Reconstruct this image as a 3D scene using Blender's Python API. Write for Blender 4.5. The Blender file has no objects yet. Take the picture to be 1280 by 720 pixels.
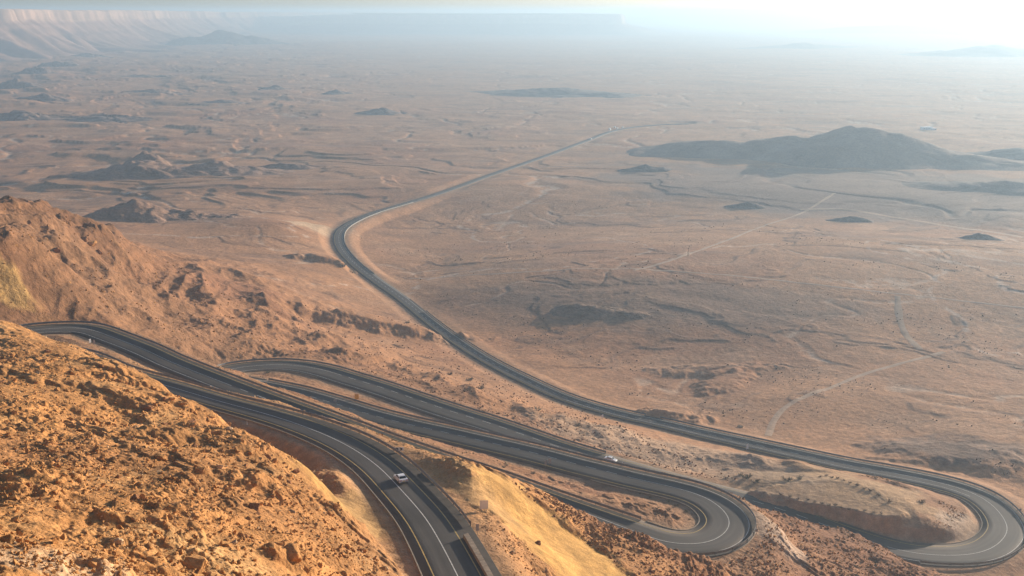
import bpy, bmesh, math, random
import numpy as np
from mathutils import Vector, Matrix
random.seed(7); RNG = np.random.default_rng(7)
R = math.radians
SC = bpy.context.scene
COL = SC.collection

# ------------------------------------------------------------------ camera, sky, sun, exposure
ZC = 185.0                       # eye height above the crater floor (m)
FPX = 1372.0                     # focal length in pixels of a 1280 wide frame
PITCH = R(14.1)
SUN_AZ, SUN_EL = R(47.0), R(10.0)
cd = bpy.data.cameras.new('camera'); cam = bpy.data.objects.new('camera', cd); COL.objects.link(cam)
cd.sensor_width = 36.0; cd.lens = 36.0 * FPX / 1280.0
cd.clip_start = 0.5; cd.clip_end = 120000
cam.location = (0, 0, ZC); cam.rotation_euler = (R(90) - PITCH, 0, 0)
SC.camera = cam
W = bpy.data.worlds.new('World'); SC.world = W; W.use_nodes = True
wn = W.node_tree.nodes; wl = W.node_tree.links
sky = wn.new('ShaderNodeTexSky'); sky.sky_type = 'NISHITA'; sky.sun_disc = False
sky.sun_elevation = SUN_EL; sky.sun_rotation = SUN_AZ
sky.altitude = 500; sky.air_density = 0.7; sky.dust_density = 2.0; sky.ozone_density = 2.0
wl.new(sky.outputs[0], wn['Background'].inputs[0]); wn['Background'].inputs[1].default_value = 0.10
sd = bpy.data.lights.new('sun', 'SUN'); sun = bpy.data.objects.new('sun', sd); COL.objects.link(sun)
sd.energy = 5.0; sd.angle = R(0.5); sd.color = (1.0, 0.84, 0.66)
SUNV = Vector((math.sin(SUN_AZ) * math.cos(SUN_EL), math.cos(SUN_AZ) * math.cos(SUN_EL), math.sin(SUN_EL)))
sun.rotation_mode = 'QUATERNION'; sun.rotation_quaternion = SUNV.to_track_quat('Z', 'Y')
SC.view_settings.view_transform = 'Standard'; SC.view_settings.look = 'None'
SC.view_settings.gamma = 1.0; SC.view_settings.use_curve_mapping = False
SC.view_settings.exposure = 0.92
SC.cycles.use_denoising = True
SC.cycles.max_bounces = 4; SC.cycles.diffuse_bounces = 2; SC.cycles.glossy_bounces = 2; SC.cycles.volume_bounces = 1
HAZE_DENSITY, HAZE_G, HAZE_COL = 0.00021, 0.44, (0.42, 0.585, 0.74)

# ------------------------------------------------------------------ helpers
CP, SP = math.cos(PITCH), math.sin(PITCH)
def ray(u, v):                   # direction per unit of depth: x right, y ahead, drop down
    d = (v - 360.0) / FPX
    return (u - 640.0) / FPX, CP - d * SP, SP + d * CP
def at(u, v, h):                 # the point h metres below the eye seen there
    x, y, dr = ray(u, v); t = h / dr
    return (x * t, y * t, ZC - h)
def proj(x, y, z):
    x, y, z = np.asarray(x, float), np.asarray(y, float), np.asarray(z, float) - ZC
    dep = y * CP - z * SP; dn = -y * SP - z * CP
    return 640 + FPX * x / dep, 360 + FPX * dn / dep
def sstep(a, b, x):
    t = np.clip((x - a) / (b - a), 0, 1); return t * t * (3 - 2 * t)

def pn(x, y, seed=0):            # gradient noise, about -1..1
    x = np.asarray(x, np.float64); y = np.asarray(y, np.float64)
    xi = np.floor(x).astype(np.int64); yi = np.floor(y).astype(np.int64)
    xf = (x - xi).astype(np.float32); yf = (y - yi).astype(np.float32)
    def g(ix, iy, fx, fy):
        h = (ix * 374761393 + iy * 668265263 + seed * 1274126177) & 0xffffffff
        h = ((h ^ (h >> 13)) * 1274126177) & 0xffffffff
        h = h ^ (h >> 16)
        a = (h & 0xffff).astype(np.float32) * np.float32(2 * math.pi / 65536)
        return np.cos(a) * fx + np.sin(a) * fy
    sx = xf * xf * xf * (xf * (xf * 6 - 15) + 10); sy = yf * yf * yf * (yf * (yf * 6 - 15) + 10)
    a = g(xi, yi, xf, yf); b = g(xi + 1, yi, xf - 1, yf)
    c = g(xi, yi + 1, xf, yf - 1); d = g(xi + 1, yi + 1, xf - 1, yf - 1)
    return 1.5 * ((a + (b - a) * sx) + ((c + (d - c) * sx) - (a + (b - a) * sx)) * sy)
def fbm(x, y, lam, n=4, seed=0, gain=0.5):
    s = 0; a = 1.0
    for i in range(n):
        s = s + a * pn(x / lam, y / lam, seed + i * 17); a *= gain; lam *= 0.5
    return s
def ridged(x, y, lam, n=3, seed=0):
    s = 0; a = 1.0
    for i in range(n):
        s = s + a * (1 - 2 * np.abs(pn(x / lam, y / lam, seed + i * 31))); a *= 0.5; lam *= 0.5
    return s

def mesh_np(name, verts, quads, smooth=True):
    me = bpy.data.meshes.new(name)
    verts = np.ascontiguousarray(verts, np.float32); quads = np.ascontiguousarray(quads, np.int32)
    k = quads.shape[1]
    me.vertices.add(len(verts)); me.vertices.foreach_set('co', verts.ravel())
    me.loops.add(quads.size); me.loops.foreach_set('vertex_index', quads.ravel())
    me.polygons.add(len(quads)); me.polygons.foreach_set('loop_start', np.arange(0, quads.size, k, dtype=np.int32))
    me.polygons.foreach_set('use_smooth', np.full(len(quads), smooth, bool))
    me.update(calc_edges=True)
    return me
def colour(me, rgb, rough=1.0):
    a = me.color_attributes.new('soil', 'FLOAT_COLOR', 'POINT')
    c = np.ones((len(me.vertices), 4), np.float32); c[:, :3] = rgb; c[:, 3] = rough
    a.data.foreach_set('color', c.ravel())
def link(name, me, mat=None, parent=None):
    o = bpy.data.objects.new(name, me); COL.objects.link(o)
    if mat is not None and not me.materials: me.materials.append(mat)
    if parent is not None: o.parent = parent
    return o
def tag(o, label, cat, group=None):
    o['label'] = label; o['category'] = cat
    if group: o['group'] = group
    return o
def struct(o, kind='structure'):
    o['kind'] = kind; return o
def empty(name, loc=(0, 0, 0), rz=0):
    o = bpy.data.objects.new(name, None); COL.objects.link(o)
    o.empty_display_size = 0.2; o.location = loc; o.rotation_euler = (0, 0, rz); return o
def copy_tree(o, parent=None):
    c = o.copy(); COL.objects.link(c)
    if parent is not None: c.parent = parent
    for ch in list(o.children): copy_tree(ch, c)
    return c
def grid_faces(nr, nc):
    i = np.arange(nr * nc, dtype=np.int32).reshape(nr, nc)
    return np.stack([i[:-1, :-1], i[:-1, 1:], i[1:, 1:], i[1:, :-1]], -1).reshape(-1, 4)

class MB:                        # a mesh builder for boxes, tubes and prisms
    def __init__(s): s.v = []; s.f = []
    def add(s, vs, fs):
        n = len(s.v); s.v += [tuple(p) for p in vs]; s.f += [tuple(i + n for i in f) for f in fs]; return s
    def box(s, c, d, rz=0, taper=1.0):
        ca, sa = math.cos(rz), math.sin(rz); vs = []
        for z, k in ((-.5, 1), (.5, taper)):
            for x, y in ((-.5, -.5), (.5, -.5), (.5, .5), (-.5, .5)):
                X, Y = x * d[0] * k, y * d[1] * k
                vs.append((c[0] + X * ca - Y * sa, c[1] + X * sa + Y * ca, c[2] + z * d[2]))
        return s.add(vs, [(3, 2, 1, 0), (4, 5, 6, 7), (0, 1, 5, 4), (1, 2, 6, 5), (2, 3, 7, 6), (3, 0, 4, 7)])
    def tube(s, a, b, r0, r1=None, n=8):
        r1 = r0 if r1 is None else r1
        a, b = Vector(a), Vector(b); q = (b - a).to_track_quat('Z', 'Y'); vs = []
        for p, r in ((a, r0), (b, r1)):
            for i in range(n):
                t = 2 * math.pi * i / n
                vs.append(p + q @ Vector((r * math.cos(t), r * math.sin(t), 0)))
        fs = [(i, (i + 1) % n, n + (i + 1) % n, n + i) for i in range(n)]
        fs += [tuple(range(n - 1, -1, -1)), tuple(range(n, 2 * n))]
        return s.add(vs, fs)
    def mesh(s, name, bevel=0, smooth=False):
        me = bpy.data.meshes.new(name); me.from_pydata(s.v, [], s.f)
        if bevel:
            bm = bmesh.new(); bm.from_mesh(me)
            bmesh.ops.bevel(bm, geom=bm.edges[:], offset=bevel, segments=2, affect='EDGES', profile=0.5)
            bm.to_mesh(me); bm.free()
        me.update()
        if smooth: me.polygons.foreach_set('use_smooth', np.ones(len(me.polygons), bool))
        return me
    def build(s, name, mat, parent=None, bevel=0, smooth=False):
        return link(name, s.mesh(name, bevel, smooth), mat, parent)

# ------------------------------------------------------------------ materials
def material(name, col, rough=0.8, metal=0.0, var=0.0, scale=3.0, bump=0.0, emit=None):
    m = bpy.data.materials.new(name); m.use_nodes = True
    n, l = m.node_tree.nodes, m.node_tree.links; b = n['Principled BSDF']
    b.inputs['Roughness'].default_value = rough; b.inputs['Metallic'].default_value = metal
    b.inputs['Base Color'].default_value = (*col, 1)
    if var or bump:
        tc = n.new('ShaderNodeTexCoord'); nz = n.new('ShaderNodeTexNoise')
        nz.inputs['Scale'].default_value = scale; nz.inputs['Detail'].default_value = 6
        l.new(tc.outputs['Object'], nz.inputs['Vector'])
    if var:
        r = n.new('ShaderNodeMapRange'); r.inputs[1].default_value = 0.3; r.inputs[2].default_value = 0.7
        r.inputs[3].default_value = 1 - var; r.inputs[4].default_value = 1 + var
        l.new(nz.outputs['Fac'], r.inputs[0])
        h = n.new('ShaderNodeMix'); h.data_type = 'RGBA'; h.blend_type = 'MULTIPLY'; h.inputs[0].default_value = 1
        h.inputs[6].default_value = (*col, 1); l.new(r.outputs[0], h.inputs[7]); l.new(h.outputs[2], b.inputs['Base Color'])
    if bump:
        bp = n.new('ShaderNodeBump'); bp.inputs['Distance'].default_value = bump
        l.new(nz.outputs['Fac'], bp.inputs['Height']); l.new(bp.outputs[0], b.inputs['Normal'])
    return m

def soil_material(name, attr=True, col=(.4, .25, .12), var=0.28, bump=1.0, scales=(0.035, 0.4, 3.0)):
    m = bpy.data.materials.new(name); m.use_nodes = True
    n, l = m.node_tree.nodes, m.node_tree.links; b = n['Principled BSDF']
    b.inputs['Roughness'].default_value = 0.95
    b.inputs['Specular IOR Level'].default_value = 0.15
    tc = n.new('ShaderNodeTexCoord'); noises = []
    for sc in scales:
        nz = n.new('ShaderNodeTexNoise'); nz.inputs['Scale'].default_value = sc
        nz.inputs['Detail'].default_value = 7; nz.inputs['Roughness'].default_value = 0.62
        l.new(tc.outputs['Object'], nz.inputs['Vector']); noises.append(nz)
    if attr:
        at_ = n.new('ShaderNodeAttribute'); at_.attribute_name = 'soil'; src = at_.outputs['Color']
    else:
        rgb = n.new('ShaderNodeRGB'); rgb.outputs[0].default_value = (*col, 1)
        oi = n.new('ShaderNodeObjectInfo'); mr = n.new('ShaderNodeMapRange')
        mr.inputs[3].default_value = 0.72; mr.inputs[4].default_value = 1.18
        l.new(oi.outputs['Random'], mr.inputs[0])
        mx = n.new('ShaderNodeMix'); mx.data_type = 'RGBA'; mx.blend_type = 'MULTIPLY'; mx.inputs[0].default_value = 1
        l.new(rgb.outputs[0], mx.inputs[6]); l.new(mr.outputs[0], mx.inputs[7]); src = mx.outputs[2]
    for k, nz in enumerate(noises):
        r = n.new('ShaderNodeMapRange'); r.inputs[1].default_value = 0.3; r.inputs[2].default_value = 0.7
        v = var * (1.0 if k else 0.7)
        r.inputs[3].default_value = 1 - v; r.inputs[4].default_value = 1 + v * 0.8
        l.new(nz.outputs['Fac'], r.inputs[0])
        mx = n.new('ShaderNodeMix'); mx.data_type = 'RGBA'; mx.blend_type = 'MULTIPLY'; mx.inputs[0].default_value = 1
        l.new(src, mx.inputs[6]); l.new(r.outputs[0], mx.inputs[7]); src = mx.outputs[2]
    l.new(src, b.inputs['Base Color'])
    if bump:
        prev = None
        if attr:
            for sc, dist_ in ((.6, .24), (1.7, .13)):
                vo = n.new('ShaderNodeTexVoronoi'); vo.inputs['Scale'].default_value = sc; vo.inputs['Randomness'].default_value = 1
                wp_ = n.new('ShaderNodeVectorMath'); wp_.operation = 'MULTIPLY_ADD'
                l.new(noises[2].outputs['Color'], wp_.inputs[0]); wp_.inputs[1].default_value = (.6 / sc,) * 3; l.new(tc.outputs['Object'], wp_.inputs[2])
                l.new(wp_.outputs[0], vo.inputs['Vector'])
                ml = n.new('ShaderNodeMath'); ml.operation = 'MULTIPLY'; l.new(vo.outputs['Distance'], ml.inputs[0]); l.new(at_.outputs['Alpha'], ml.inputs[1])
                bb = n.new('ShaderNodeBump'); bb.invert = True; bb.inputs['Distance'].default_value = dist_; bb.inputs['Strength'].default_value = .8
                l.new(ml.outputs[0], bb.inputs['Height'])
                if prev: l.new(prev, bb.inputs['Normal'])
                prev = bb.outputs[0]
        b1 = n.new('ShaderNodeBump'); b1.inputs['Distance'].default_value = 0.9 * bump; b1.inputs['Strength'].default_value = 0.6
        b2 = n.new('ShaderNodeBump'); b2.inputs['Distance'].default_value = 0.12 * bump; b2.inputs['Strength'].default_value = 0.7
        l.new(noises[1].outputs['Fac'], b1.inputs['Height']); l.new(noises[2].outputs['Fac'], b2.inputs['Height'])
        if prev: l.new(prev, b1.inputs['Normal'])
        l.new(b1.outputs[0], b2.inputs['Normal']); l.new(b2.outputs[0], b.inputs['Normal'])
    return m

M = {}
M['soil'] = soil_material('desert soil')
M['rock'] = soil_material('ochre rock', False, (.45, .225, .08), 0.25, 0.5, (0.6, 3.0, 11.0))
M['rock_red'] = soil_material('red brown rock', False, (.31, .145, .065), 0.25, 0.5, (0.6, 3.0, 11.0))
M['rock_pale'] = soil_material('pale limestone rock', False, (.52, .35, .20), 0.2, 0.5, (0.6, 3.0, 11.0))
M['asphalt_edge'] = material('asphalt edge', (.06, .05, .042), 0.9, 0, .2, .5)
M['white_line'] = material('worn white road paint', (.55, .53, .48), .7, 0, .3, 1.5)
M['yellow_line'] = material('worn yellow road paint', (.42, .28, .07), .7, 0, .3, 1.5)
M['steel'] = material('galvanised steel', (.22, .21, .20), .55, .6, .2, 2)
M['concrete'] = material('concrete', (.42, .35, .26), .9, 0, .2, 1.2, .02)
M['sign_back'] = material('grey sign back', (.33, .32, .33), .6, .2, .12, 2)
M['white'] = material('white enamel', (.72, .71, .69), .45, 0, .08, 3)
M['black'] = material('black enamel', (.015, .015, .016), .5, 0, .1, 3)
M['orange'] = material('orange sign sheeting', (.75, .32, .015), .5, 0, .1, 3)
M['car_paint'] = material('white car paint', (.74, .73, .71), .22, 0, .03, 2)
M['car_glass'] = material('dark car glass', (.012, .014, .018), .08, 0, .02, 2)
M['tyre'] = material('tyre rubber', (.02, .02, .02), .9, 0, .2, 8)
M['rim'] = material('alloy', (.4, .4, .41), .35, .8, .1, 6)
M['red_lamp'] = material('red lamp lens', (.45, .02, .012), .25, 0, .05, 9)
M['clear_lamp'] = material('clear lamp lens', (.7, .7, .68), .15, 0, .05, 9)
M['plate'] = material('yellow number plate', (.75, .55, .05), .5, 0, .05, 9)
M['trim'] = material('black car trim', (.02, .02, .02), .6, 0, .1, 9)
M['wood'] = material('weathered pole wood', (.09, .06, .04), .9, 0, .3, 4)
M['leaf'] = material('grey green scrub leaves', (.095, .085, .045), .8, 0, .35, 5)
M['leaf_dry'] = material('dry brown scrub leaves', (.15, .10, .055), .85, 0, .35, 5)
M['stem'] = material('scrub stem', (.09, .06, .035), .9, 0, .3, 8)
M['render'] = material('white rendered wall', (.78, .77, .74), .8, 0, .06, .4)
M['parapet'] = material('brown stone masonry', (.27, .20, .135), .9, 0, .3, 1.5, .03)
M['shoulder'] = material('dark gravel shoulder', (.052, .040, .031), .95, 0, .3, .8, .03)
M['barrier'] = material('pale concrete barrier', (.30, .275, .235), .85, 0, .15, .6)
M['kerb'] = material('kerb stone', (.20, .16, .12), .9, 0, .25, 1)

def asphalt_material():
    m = bpy.data.materials.new('worn road asphalt'); m.use_nodes = True  # the asphalt's own colour, with streaks, wheel tracks and sandy edges
    n, l = m.node_tree.nodes, m.node_tree.links; b = n['Principled BSDF']
    uv = n.new('ShaderNodeUVMap'); sep = n.new('ShaderNodeSeparateXYZ'); l.new(uv.outputs[0], sep.inputs[0])
    # streaks run along the road: stretch the noise on the length axis
    mp = n.new('ShaderNodeMapping'); mp.inputs['Scale'].default_value = (1.1, 0.03, 1); l.new(uv.outputs[0], mp.inputs[0])
    nz = n.new('ShaderNodeTexNoise'); nz.inputs['Scale'].default_value = 1; nz.inputs['Detail'].default_value = 5; l.new(mp.outputs[0], nz.inputs[0])
    tc = n.new('ShaderNodeTexCoord'); n2 = n.new('ShaderNodeTexNoise'); n2.inputs['Scale'].default_value = 0.05; n2.inputs['Detail'].default_value = 6
    l.new(tc.outputs['Object'], n2.inputs[0])
    n3 = n.new('ShaderNodeTexNoise'); n3.inputs['Scale'].default_value = 6; n3.inputs['Detail'].default_value = 3; l.new(tc.outputs['Object'], n3.inputs[0])
    src = None
    rp = n.new('ShaderNodeValToRGB'); rp.color_ramp.elements[0].position = .3; rp.color_ramp.elements[1].position = .75
    rp.color_ramp.elements[0].color = (.054, .046, .040, 1); rp.color_ramp.elements[1].color = (.082, .070, .060, 1)
    l.new(nz.outputs[0], rp.inputs[0]); src = rp.outputs[0]
    for k, (q, v) in enumerate(((n2, .28), (n3, .12))):
        r = n.new('ShaderNodeMapRange'); r.inputs[1].default_value = .3; r.inputs[2].default_value = .7
        r.inputs[3].default_value = 1 - v; r.inputs[4].default_value = 1 + v; l.new(q.outputs[0], r.inputs[0])
        mx = n.new('ShaderNodeMix'); mx.data_type = 'RGBA'; mx.blend_type = 'MULTIPLY'; mx.inputs[0].default_value = 1
        l.new(src, mx.inputs[6]); l.new(r.outputs[0], mx.inputs[7]); src = mx.outputs[2]
    wv = n.new('ShaderNodeMath'); wv.operation = 'SINE'; ws = n.new('ShaderNodeMath'); ws.operation = 'MULTIPLY'; ws.inputs[1].default_value = 3.5
    l.new(sep.outputs[0], ws.inputs[0]); l.new(ws.outputs[0], wv.inputs[0])
    wr = n.new('ShaderNodeMapRange'); wr.inputs[1].default_value = -1; wr.inputs[2].default_value = 1; wr.inputs[3].default_value = .9; wr.inputs[4].default_value = 1.04; l.new(wv.outputs[0], wr.inputs[0])
    mw = n.new('ShaderNodeMix'); mw.data_type = 'RGBA'; mw.blend_type = 'MULTIPLY'; mw.inputs[0].default_value = 1; l.new(src, mw.inputs[6]); l.new(wr.outputs[0], mw.inputs[7]); src = mw.outputs[2]
    ab = n.new('ShaderNodeMath'); ab.operation = 'ABSOLUTE'; l.new(sep.outputs[0], ab.inputs[0])
    er = n.new('ShaderNodeMapRange'); er.inputs[1].default_value = 3.4; er.inputs[2].default_value = 7.6; l.new(ab.outputs[0], er.inputs[0])
    en = n.new('ShaderNodeMath'); en.operation = 'MULTIPLY'; l.new(er.outputs[0], en.inputs[0]); l.new(n2.outputs[0], en.inputs[1])
    ms = n.new('ShaderNodeMix'); ms.data_type = 'RGBA'; ms.inputs[7].default_value = (.21, .14, .085, 1); l.new(en.outputs[0], ms.inputs[0]); l.new(src, ms.inputs[6]); src = ms.outputs[2]
    l.new(src, b.inputs['Base Color']); b.inputs['Roughness'].default_value = .78
    b.inputs['Specular IOR Level'].default_value = .3
    bp = n.new('ShaderNodeBump'); bp.inputs['Distance'].default_value = .012; l.new(n3.outputs[0], bp.inputs['Height']); l.new(bp.outputs[0], b.inputs['Normal'])
    return m
M['asphalt'] = asphalt_material()

# ------------------------------------------------------------------ the road: centre line seen in the photograph, with heights
# (u, v, metres below the eye, width left, width right) looking down the road
ROAD = [
 (650,880,84,5.4,6.9),(610,800,86,5.4,6.9),(572,720,88.5,5.4,6.9),(546,671,90.5,5.4,6.9),(531,647,91.4,5.4,6.9),(503,614.6,92.8,5.4,6.9),(470,581,94.3,5.4,6.9),
 (430,555,95.9,5.4,6.6),(381,533.6,97.5,5.4,5.8),(333,518,98.9,5.4,5.1),(267,500,100.6,5.4,4.8),(210,483,101.9,5.4,4.8),(150,467,103,5.4,5.0),
 (100,448,104,5.8,6.2),(66,441,104.6,6,6),(34,434.5,105.1,6.2,6.2),(14,427.5,105.7,6.5,6.2),(12,420.5,106.1,6.5,6.2),(26,414.8,106.5,6.5,6),(62,411,107.1,6.2,6),(103,410.3,107.7,5.6,6),
 (147,424,108.7,5.4,6),(183,438,109.6,5.4,6),(213,452,110.4,5.4,6),(290,482.5,112.4,5.4,6),(333,498,113.4,5.4,6),(400,523,115.6,5.4,6),(442,539,117.0,5.4,6),
 (475,552,118.0,5.4,6),(507,563,118.8,5.4,6),(560,581,120.0,5.4,6),(620,601,121.6,5.4,6),(660,615,122.6,5.4,6),(700,630,123.8,5.4,6),(735,643,124.8,5.6,6),
 (790,664,126.2,6.5,6.5),(833,679,127.0,7,7),(857,681.3,127.4,7.5,7),(882,680,127.8,7.5,7),(900,672,128.1,7.5,7),(912,658,128.5,7.5,7),(910,645,128.9,7.5,7),(898,632,129.3,7.5,6.6),
 (882,622,129.7,7.5,6.2),(857,613,130.1,7.5,6),(823,605,130.7,7.5,6),(790,597.5,131.2,7.8,6),(757,589,131.8,7.8,6),(727,582,132.4,7.8,6),(667,566,133.6,7.8,6),(610,553,134.9,7.8,6),
 (560,541.5,136,7.8,6),(508,530,137.0,7.5,6),(458,517,138,7,6),(420,505,138.7,6.5,6),(370,491,139.7,6,6.2),(320,481,140.6,6,6.5),(290,475,141.1,6.5,6.5),(277,468,141.7,6.8,6.5),(287,462,142.2,6.8,6.5),
 (312,458,142.7,6.6,6.8),(350,455.5,143.3,6,7.5),(380,458,144,6,8),(413,465,144.8,6,8.5),(428,469.5,145.1,6,8.5),(472,483,146.3,6,8.5),(525,501,147.7,6,8.5),(567,515,148.8,6,8.5),
 (612,529,150,6,8.2),(653,543,151.2,6,8),(693,557,152.4,6,7.5),(727,567.5,153.4,6,7),(770,580,154.6,6,6.5),(830,597,156.2,6,6.5),(890,613,157.8,6,6.5),(945,627,159.2,6,6.5),(1000,645.5,160.8,6.0,6.5),(1060,667,162,6.2,6.8),
 (1105,683,163,7,7),(1142,691.5,163.6,7.2,7),(1174,694.7,164.2,7.5,7),(1209,694,164.7,7.5,7),(1234,688,165.1,7.5,7),(1250,678,165.5,7.5,7),(1259.5,662,166,7.5,7),(1254,647,166.5,7.5,7),(1242,633,167,7.5,7),
 (1224,620,167.5,7.8,6.8),(1192,608,168.2,8.2,6.6),(1150,598,169,8.2,6.4),(1109,590,169.8,8,6.2),(1067,582.5,170.6,8,6),(1000,568,171.9,7.8,5.6),(934,553.5,173.2,7.2,5.4),(880,541.5,174.2,6.5,5.2),(827,529,175.2,6,5),
 (777,518,176.1,5.6,4.9),(710,498.5,177.4,5.2,4.8),(660,476.5,178.5,5,4.8),(610,451,179.6,4.8,4.7),(572,427,180.4,4.8,4.7),(538,402,181.2,4.8,4.7),(504,374,182,4.8,4.7),(467,348,182.7,4.8,4.7),(438,324,183.2,5,4.9),
 (424,303,183.7,5.2,5),(427.5,287,184.0,5.2,5),(446,275,184.3,5,4.8),(472,264.5,184.5,4.8,4.6),(499,256.6,184.7,4.6,4.6),(547,242,184.8,4.6,4.6),(613,218.5,185,4.6,4.6),(680,195.5,185,4.6,4.6),(730,177,185,4.6,4.6),
 (773,162,185,4.6,4.6),(815,156.5,185,4.6,4.6),(860,154.6,185,4.6,4.6)]
rp = np.array([at(u, v, h) for u, v, h, a, b in ROAD]); rw = np.array([(a, b) for *_, a, b in ROAD])
def catmull(P, step):
    out = []; idx = []
    n = len(P)
    for i in range(n - 1):
        p0, p1, p2, p3 = P[max(i - 1, 0)], P[i], P[i + 1], P[min(i + 2, n - 1)]
        L = np.linalg.norm((p2 - p1)[:2]); k = max(2, int(L / step))
        a = .5; t01 = max(np.linalg.norm((p1 - p0)[:2]), 1e-3) ** a; t12 = max(L, 1e-3) ** a; t23 = max(np.linalg.norm((p3 - p2)[:2]), 1e-3) ** a
        m1 = (p2 - p1 + t12 * ((p1 - p0) / t01 - (p2 - p0) / (t01 + t12))) if i > 0 else (p2 - p1)
        m2 = (p2 - p1 + t12 * ((p3 - p2) / t23 - (p3 - p1) / (t12 + t23))) if i < n - 2 else (p2 - p1)
        for j in range(k):
            t = j / k
            out.append((2*t**3-3*t**2+1)*p1 + (t**3-2*t**2+t)*m1 + (-2*t**3+3*t**2)*p2 + (t**3-t**2)*m2); idx.append(i + t)
    out.append(P[-1]); idx.append(n - 1)
    return np.array(out), np.array(idx)
rc0, ri0 = catmull(rp, 1.0)
# even spacing with smoothing so that hairpins read as true arcs
s0 = np.concatenate([[0], np.cumsum(np.linalg.norm(np.diff(rc0[:, :2], axis=0), axis=1))])
STEP = 1.25
SS = np.arange(0, s0[-1], STEP)
RC = np.stack([np.interp(SS, s0, rc0[:, k]) for k in range(3)], 1); RI = np.interp(SS, s0, ri0)
def smooth(a, k):
    ker = np.hanning(2 * k + 3)[1:-1]; ker /= ker.sum()
    p = np.pad(a, ((k, k), (0, 0)), mode='reflect', reflect_type='odd')
    return np.stack([np.convolve(p[:, j], ker, 'valid') for j in range(a.shape[1])], 1)
RC[:, :2] = smooth(RC[:, :2], 6); RC[:, 2:] = smooth(RC[:, 2:], 30)
RWD = smooth(np.stack([np.interp(RI, np.arange(len(rw)), rw[:, k]) for k in range(2)], 1), 12)
T = np.gradient(RC[:, :2], axis=0); T /= np.linalg.norm(T, axis=1)[:, None]
NL = np.stack([-T[:, 1], T[:, 0]], 1)             # left normal
def s_at(u, v, lo=0, hi=1e9):                     # road sample nearest a pixel
    U, V = proj(RC[:, 0], RC[:, 1], RC[:, 2]); k = np.arange(len(RC))
    d = (U - u) ** 2 + (V - v) ** 2 + np.where((RI < lo) | (RI > hi), 1e9, 0)
    return int(np.argmin(d))

# ------------------------------------------------------------------ the land: control heights joined by a thin plate
CTRL = [ # u, v, depth t along the view (metres)
 (-60,720,80),(0,720,92),(120,720,103),(250,720,115),(350,720,127),(430,720,142),(462,690,158),(488,722,151),
 (-200,720,75),(-400,600,120),(0,820,66),(200,820,78),(400,820,98),(500,820,125),(-200,900,52),
 (0,660,112),(150,660,121),(280,660,132),(380,660,150),(425,640,171),(410,660,160),
 (415,606,219),(437,625,213),(447,645,206),(468,668,197),(482,690,190),(500,705,186),(512,722,181),(402,590,224),
 (0,600,135),(150,600,146),(280,600,160),(350,600,174),(388,587,190),
 (0,540,163),(110,540,176),(210,544,195),(290,548,210),
 (0,500,190),(120,500,206),(218,509,233),
 (-100,470,205),(0,455,232),(70,450,242),(140,456,250),(190,480,243),(215,493,238),(0,424,266),(60,429,268),(-100,430,262),(-200,500,190),(-300,430,260),(330,549,208),(275,523,224),(0,404,288),(105,438,266),(20,412,282),(36,419.5,277),(-80,412,288),
 # yellow outer slope under the first leg
 (605,640,207),(620,602,228),(600,606,222),(640,640,224),(690,650,233),(700,690,216),(760,700,223),(640,720,190),(700,720,199),(850,722,232),(590,592,226),(560,578,232),
 (620,597,262),(650,607,258),(680,619,256),(710,632,254),(740,646,252),(770,658,250),(800,670,248),(830,684,246),(852,699,243),(790,720,222),(740,680,236),(820,705,234),
 (640,800,155),(750,800,172),(900,800,205),(1100,800,240),(1300,800,265),(1450,760,300),
 # fill below the second hairpin
 (900,712,256),(960,716,260),(930,690,268),(960,668,289),(1000,690,292),(1050,715,284),(952,640,318),(1000,660,322),(1060,664,333),(1105,690,318),(1135,705,310),(1158,722,296),
 (1010,720,268),(1230,722,330),(1290,715,345),(1190,725,325),
 # island inside the third hairpin
 (1182,645,363),(920,598,384),
 # between the fourth leg and the fifth
 (560,480,507),(640,510,470),(720,532,449),(800,560,424),(880,580,408),(500,455,545),(460,440,555),(430,415,600),(870,560,432),
 # beyond the fifth leg
 (1150,540,478),(1280,600,416),(1280,560,448),(1400,600,420),(1000,500,520),(1280,500,520),(900,470,575),(800,430,630),(700,440,615),(1000,430,620),(1280,430,625),(1500,500,520),
 (700,380,690),(900,380,690),(1150,380,690),(640,330,800),(900,320,810),(1200,320,815),(560,360,740),(1450,400,660),
 # the spur to the left beyond the first hairpin
 (15,386,405),(50,380,420),(10,340,414),(40,345,424),(-60,350,405),(-120,370,380),(0,294,480),(0,270,555),(60,276,560),(110,292,560),(150,305,580),(200,332,595),(270,362,588),(320,400,556),(380,420,556),(350,438,492),
 (100,372,455),(120,340,515),(200,402,476),(250,438,455),(160,380,470),(300,430,490),(-150,266,540),(-300,300,460),(60,300,500),(60,340,440),
 (300,300,845),(250,320,770),(450,400,632),(400,350,727),(320,345,690),(220,285,900),(100,255,1000),(0,225,1120),(360,280,910),(-200,215,1150),(430,330,800),
]
cx = [(ray(u, v)[0] * t, ray(u, v)[1] * t, -ray(u, v)[2] * t) for u, v, t in CTRL]
cx += [tuple(np.array(at(u, v, h)) - (0, 0, ZC)) for u, v, h in ((1020,612,158),(1090,630,158),(1020,594,158.5),(1060,598,158.5),(1100,608,158.5),(1140,622,159),(1165,632,160),(1150,645,159))]
cx += [((u - 640) / FPX * t, .942 * t, -h) for u, t, h in ((222,270,97.5),(245,258,97.2),(275,249,96.3),(305,240,95.6),(330,232,95),(360,222,94.2),(388,213,93))]
cx += [(0, -10, -4), (40, 0, -8), (-40, 0, -4), (0, 20, -14), (0, 45, -32), (-40, 40, -22), (50, 45, -38), (110, 60, -62), (-110, 60, -26), (160, 120, -100), (230, 200, -140)]
k = np.arange(0, len(RC), 22)
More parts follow.
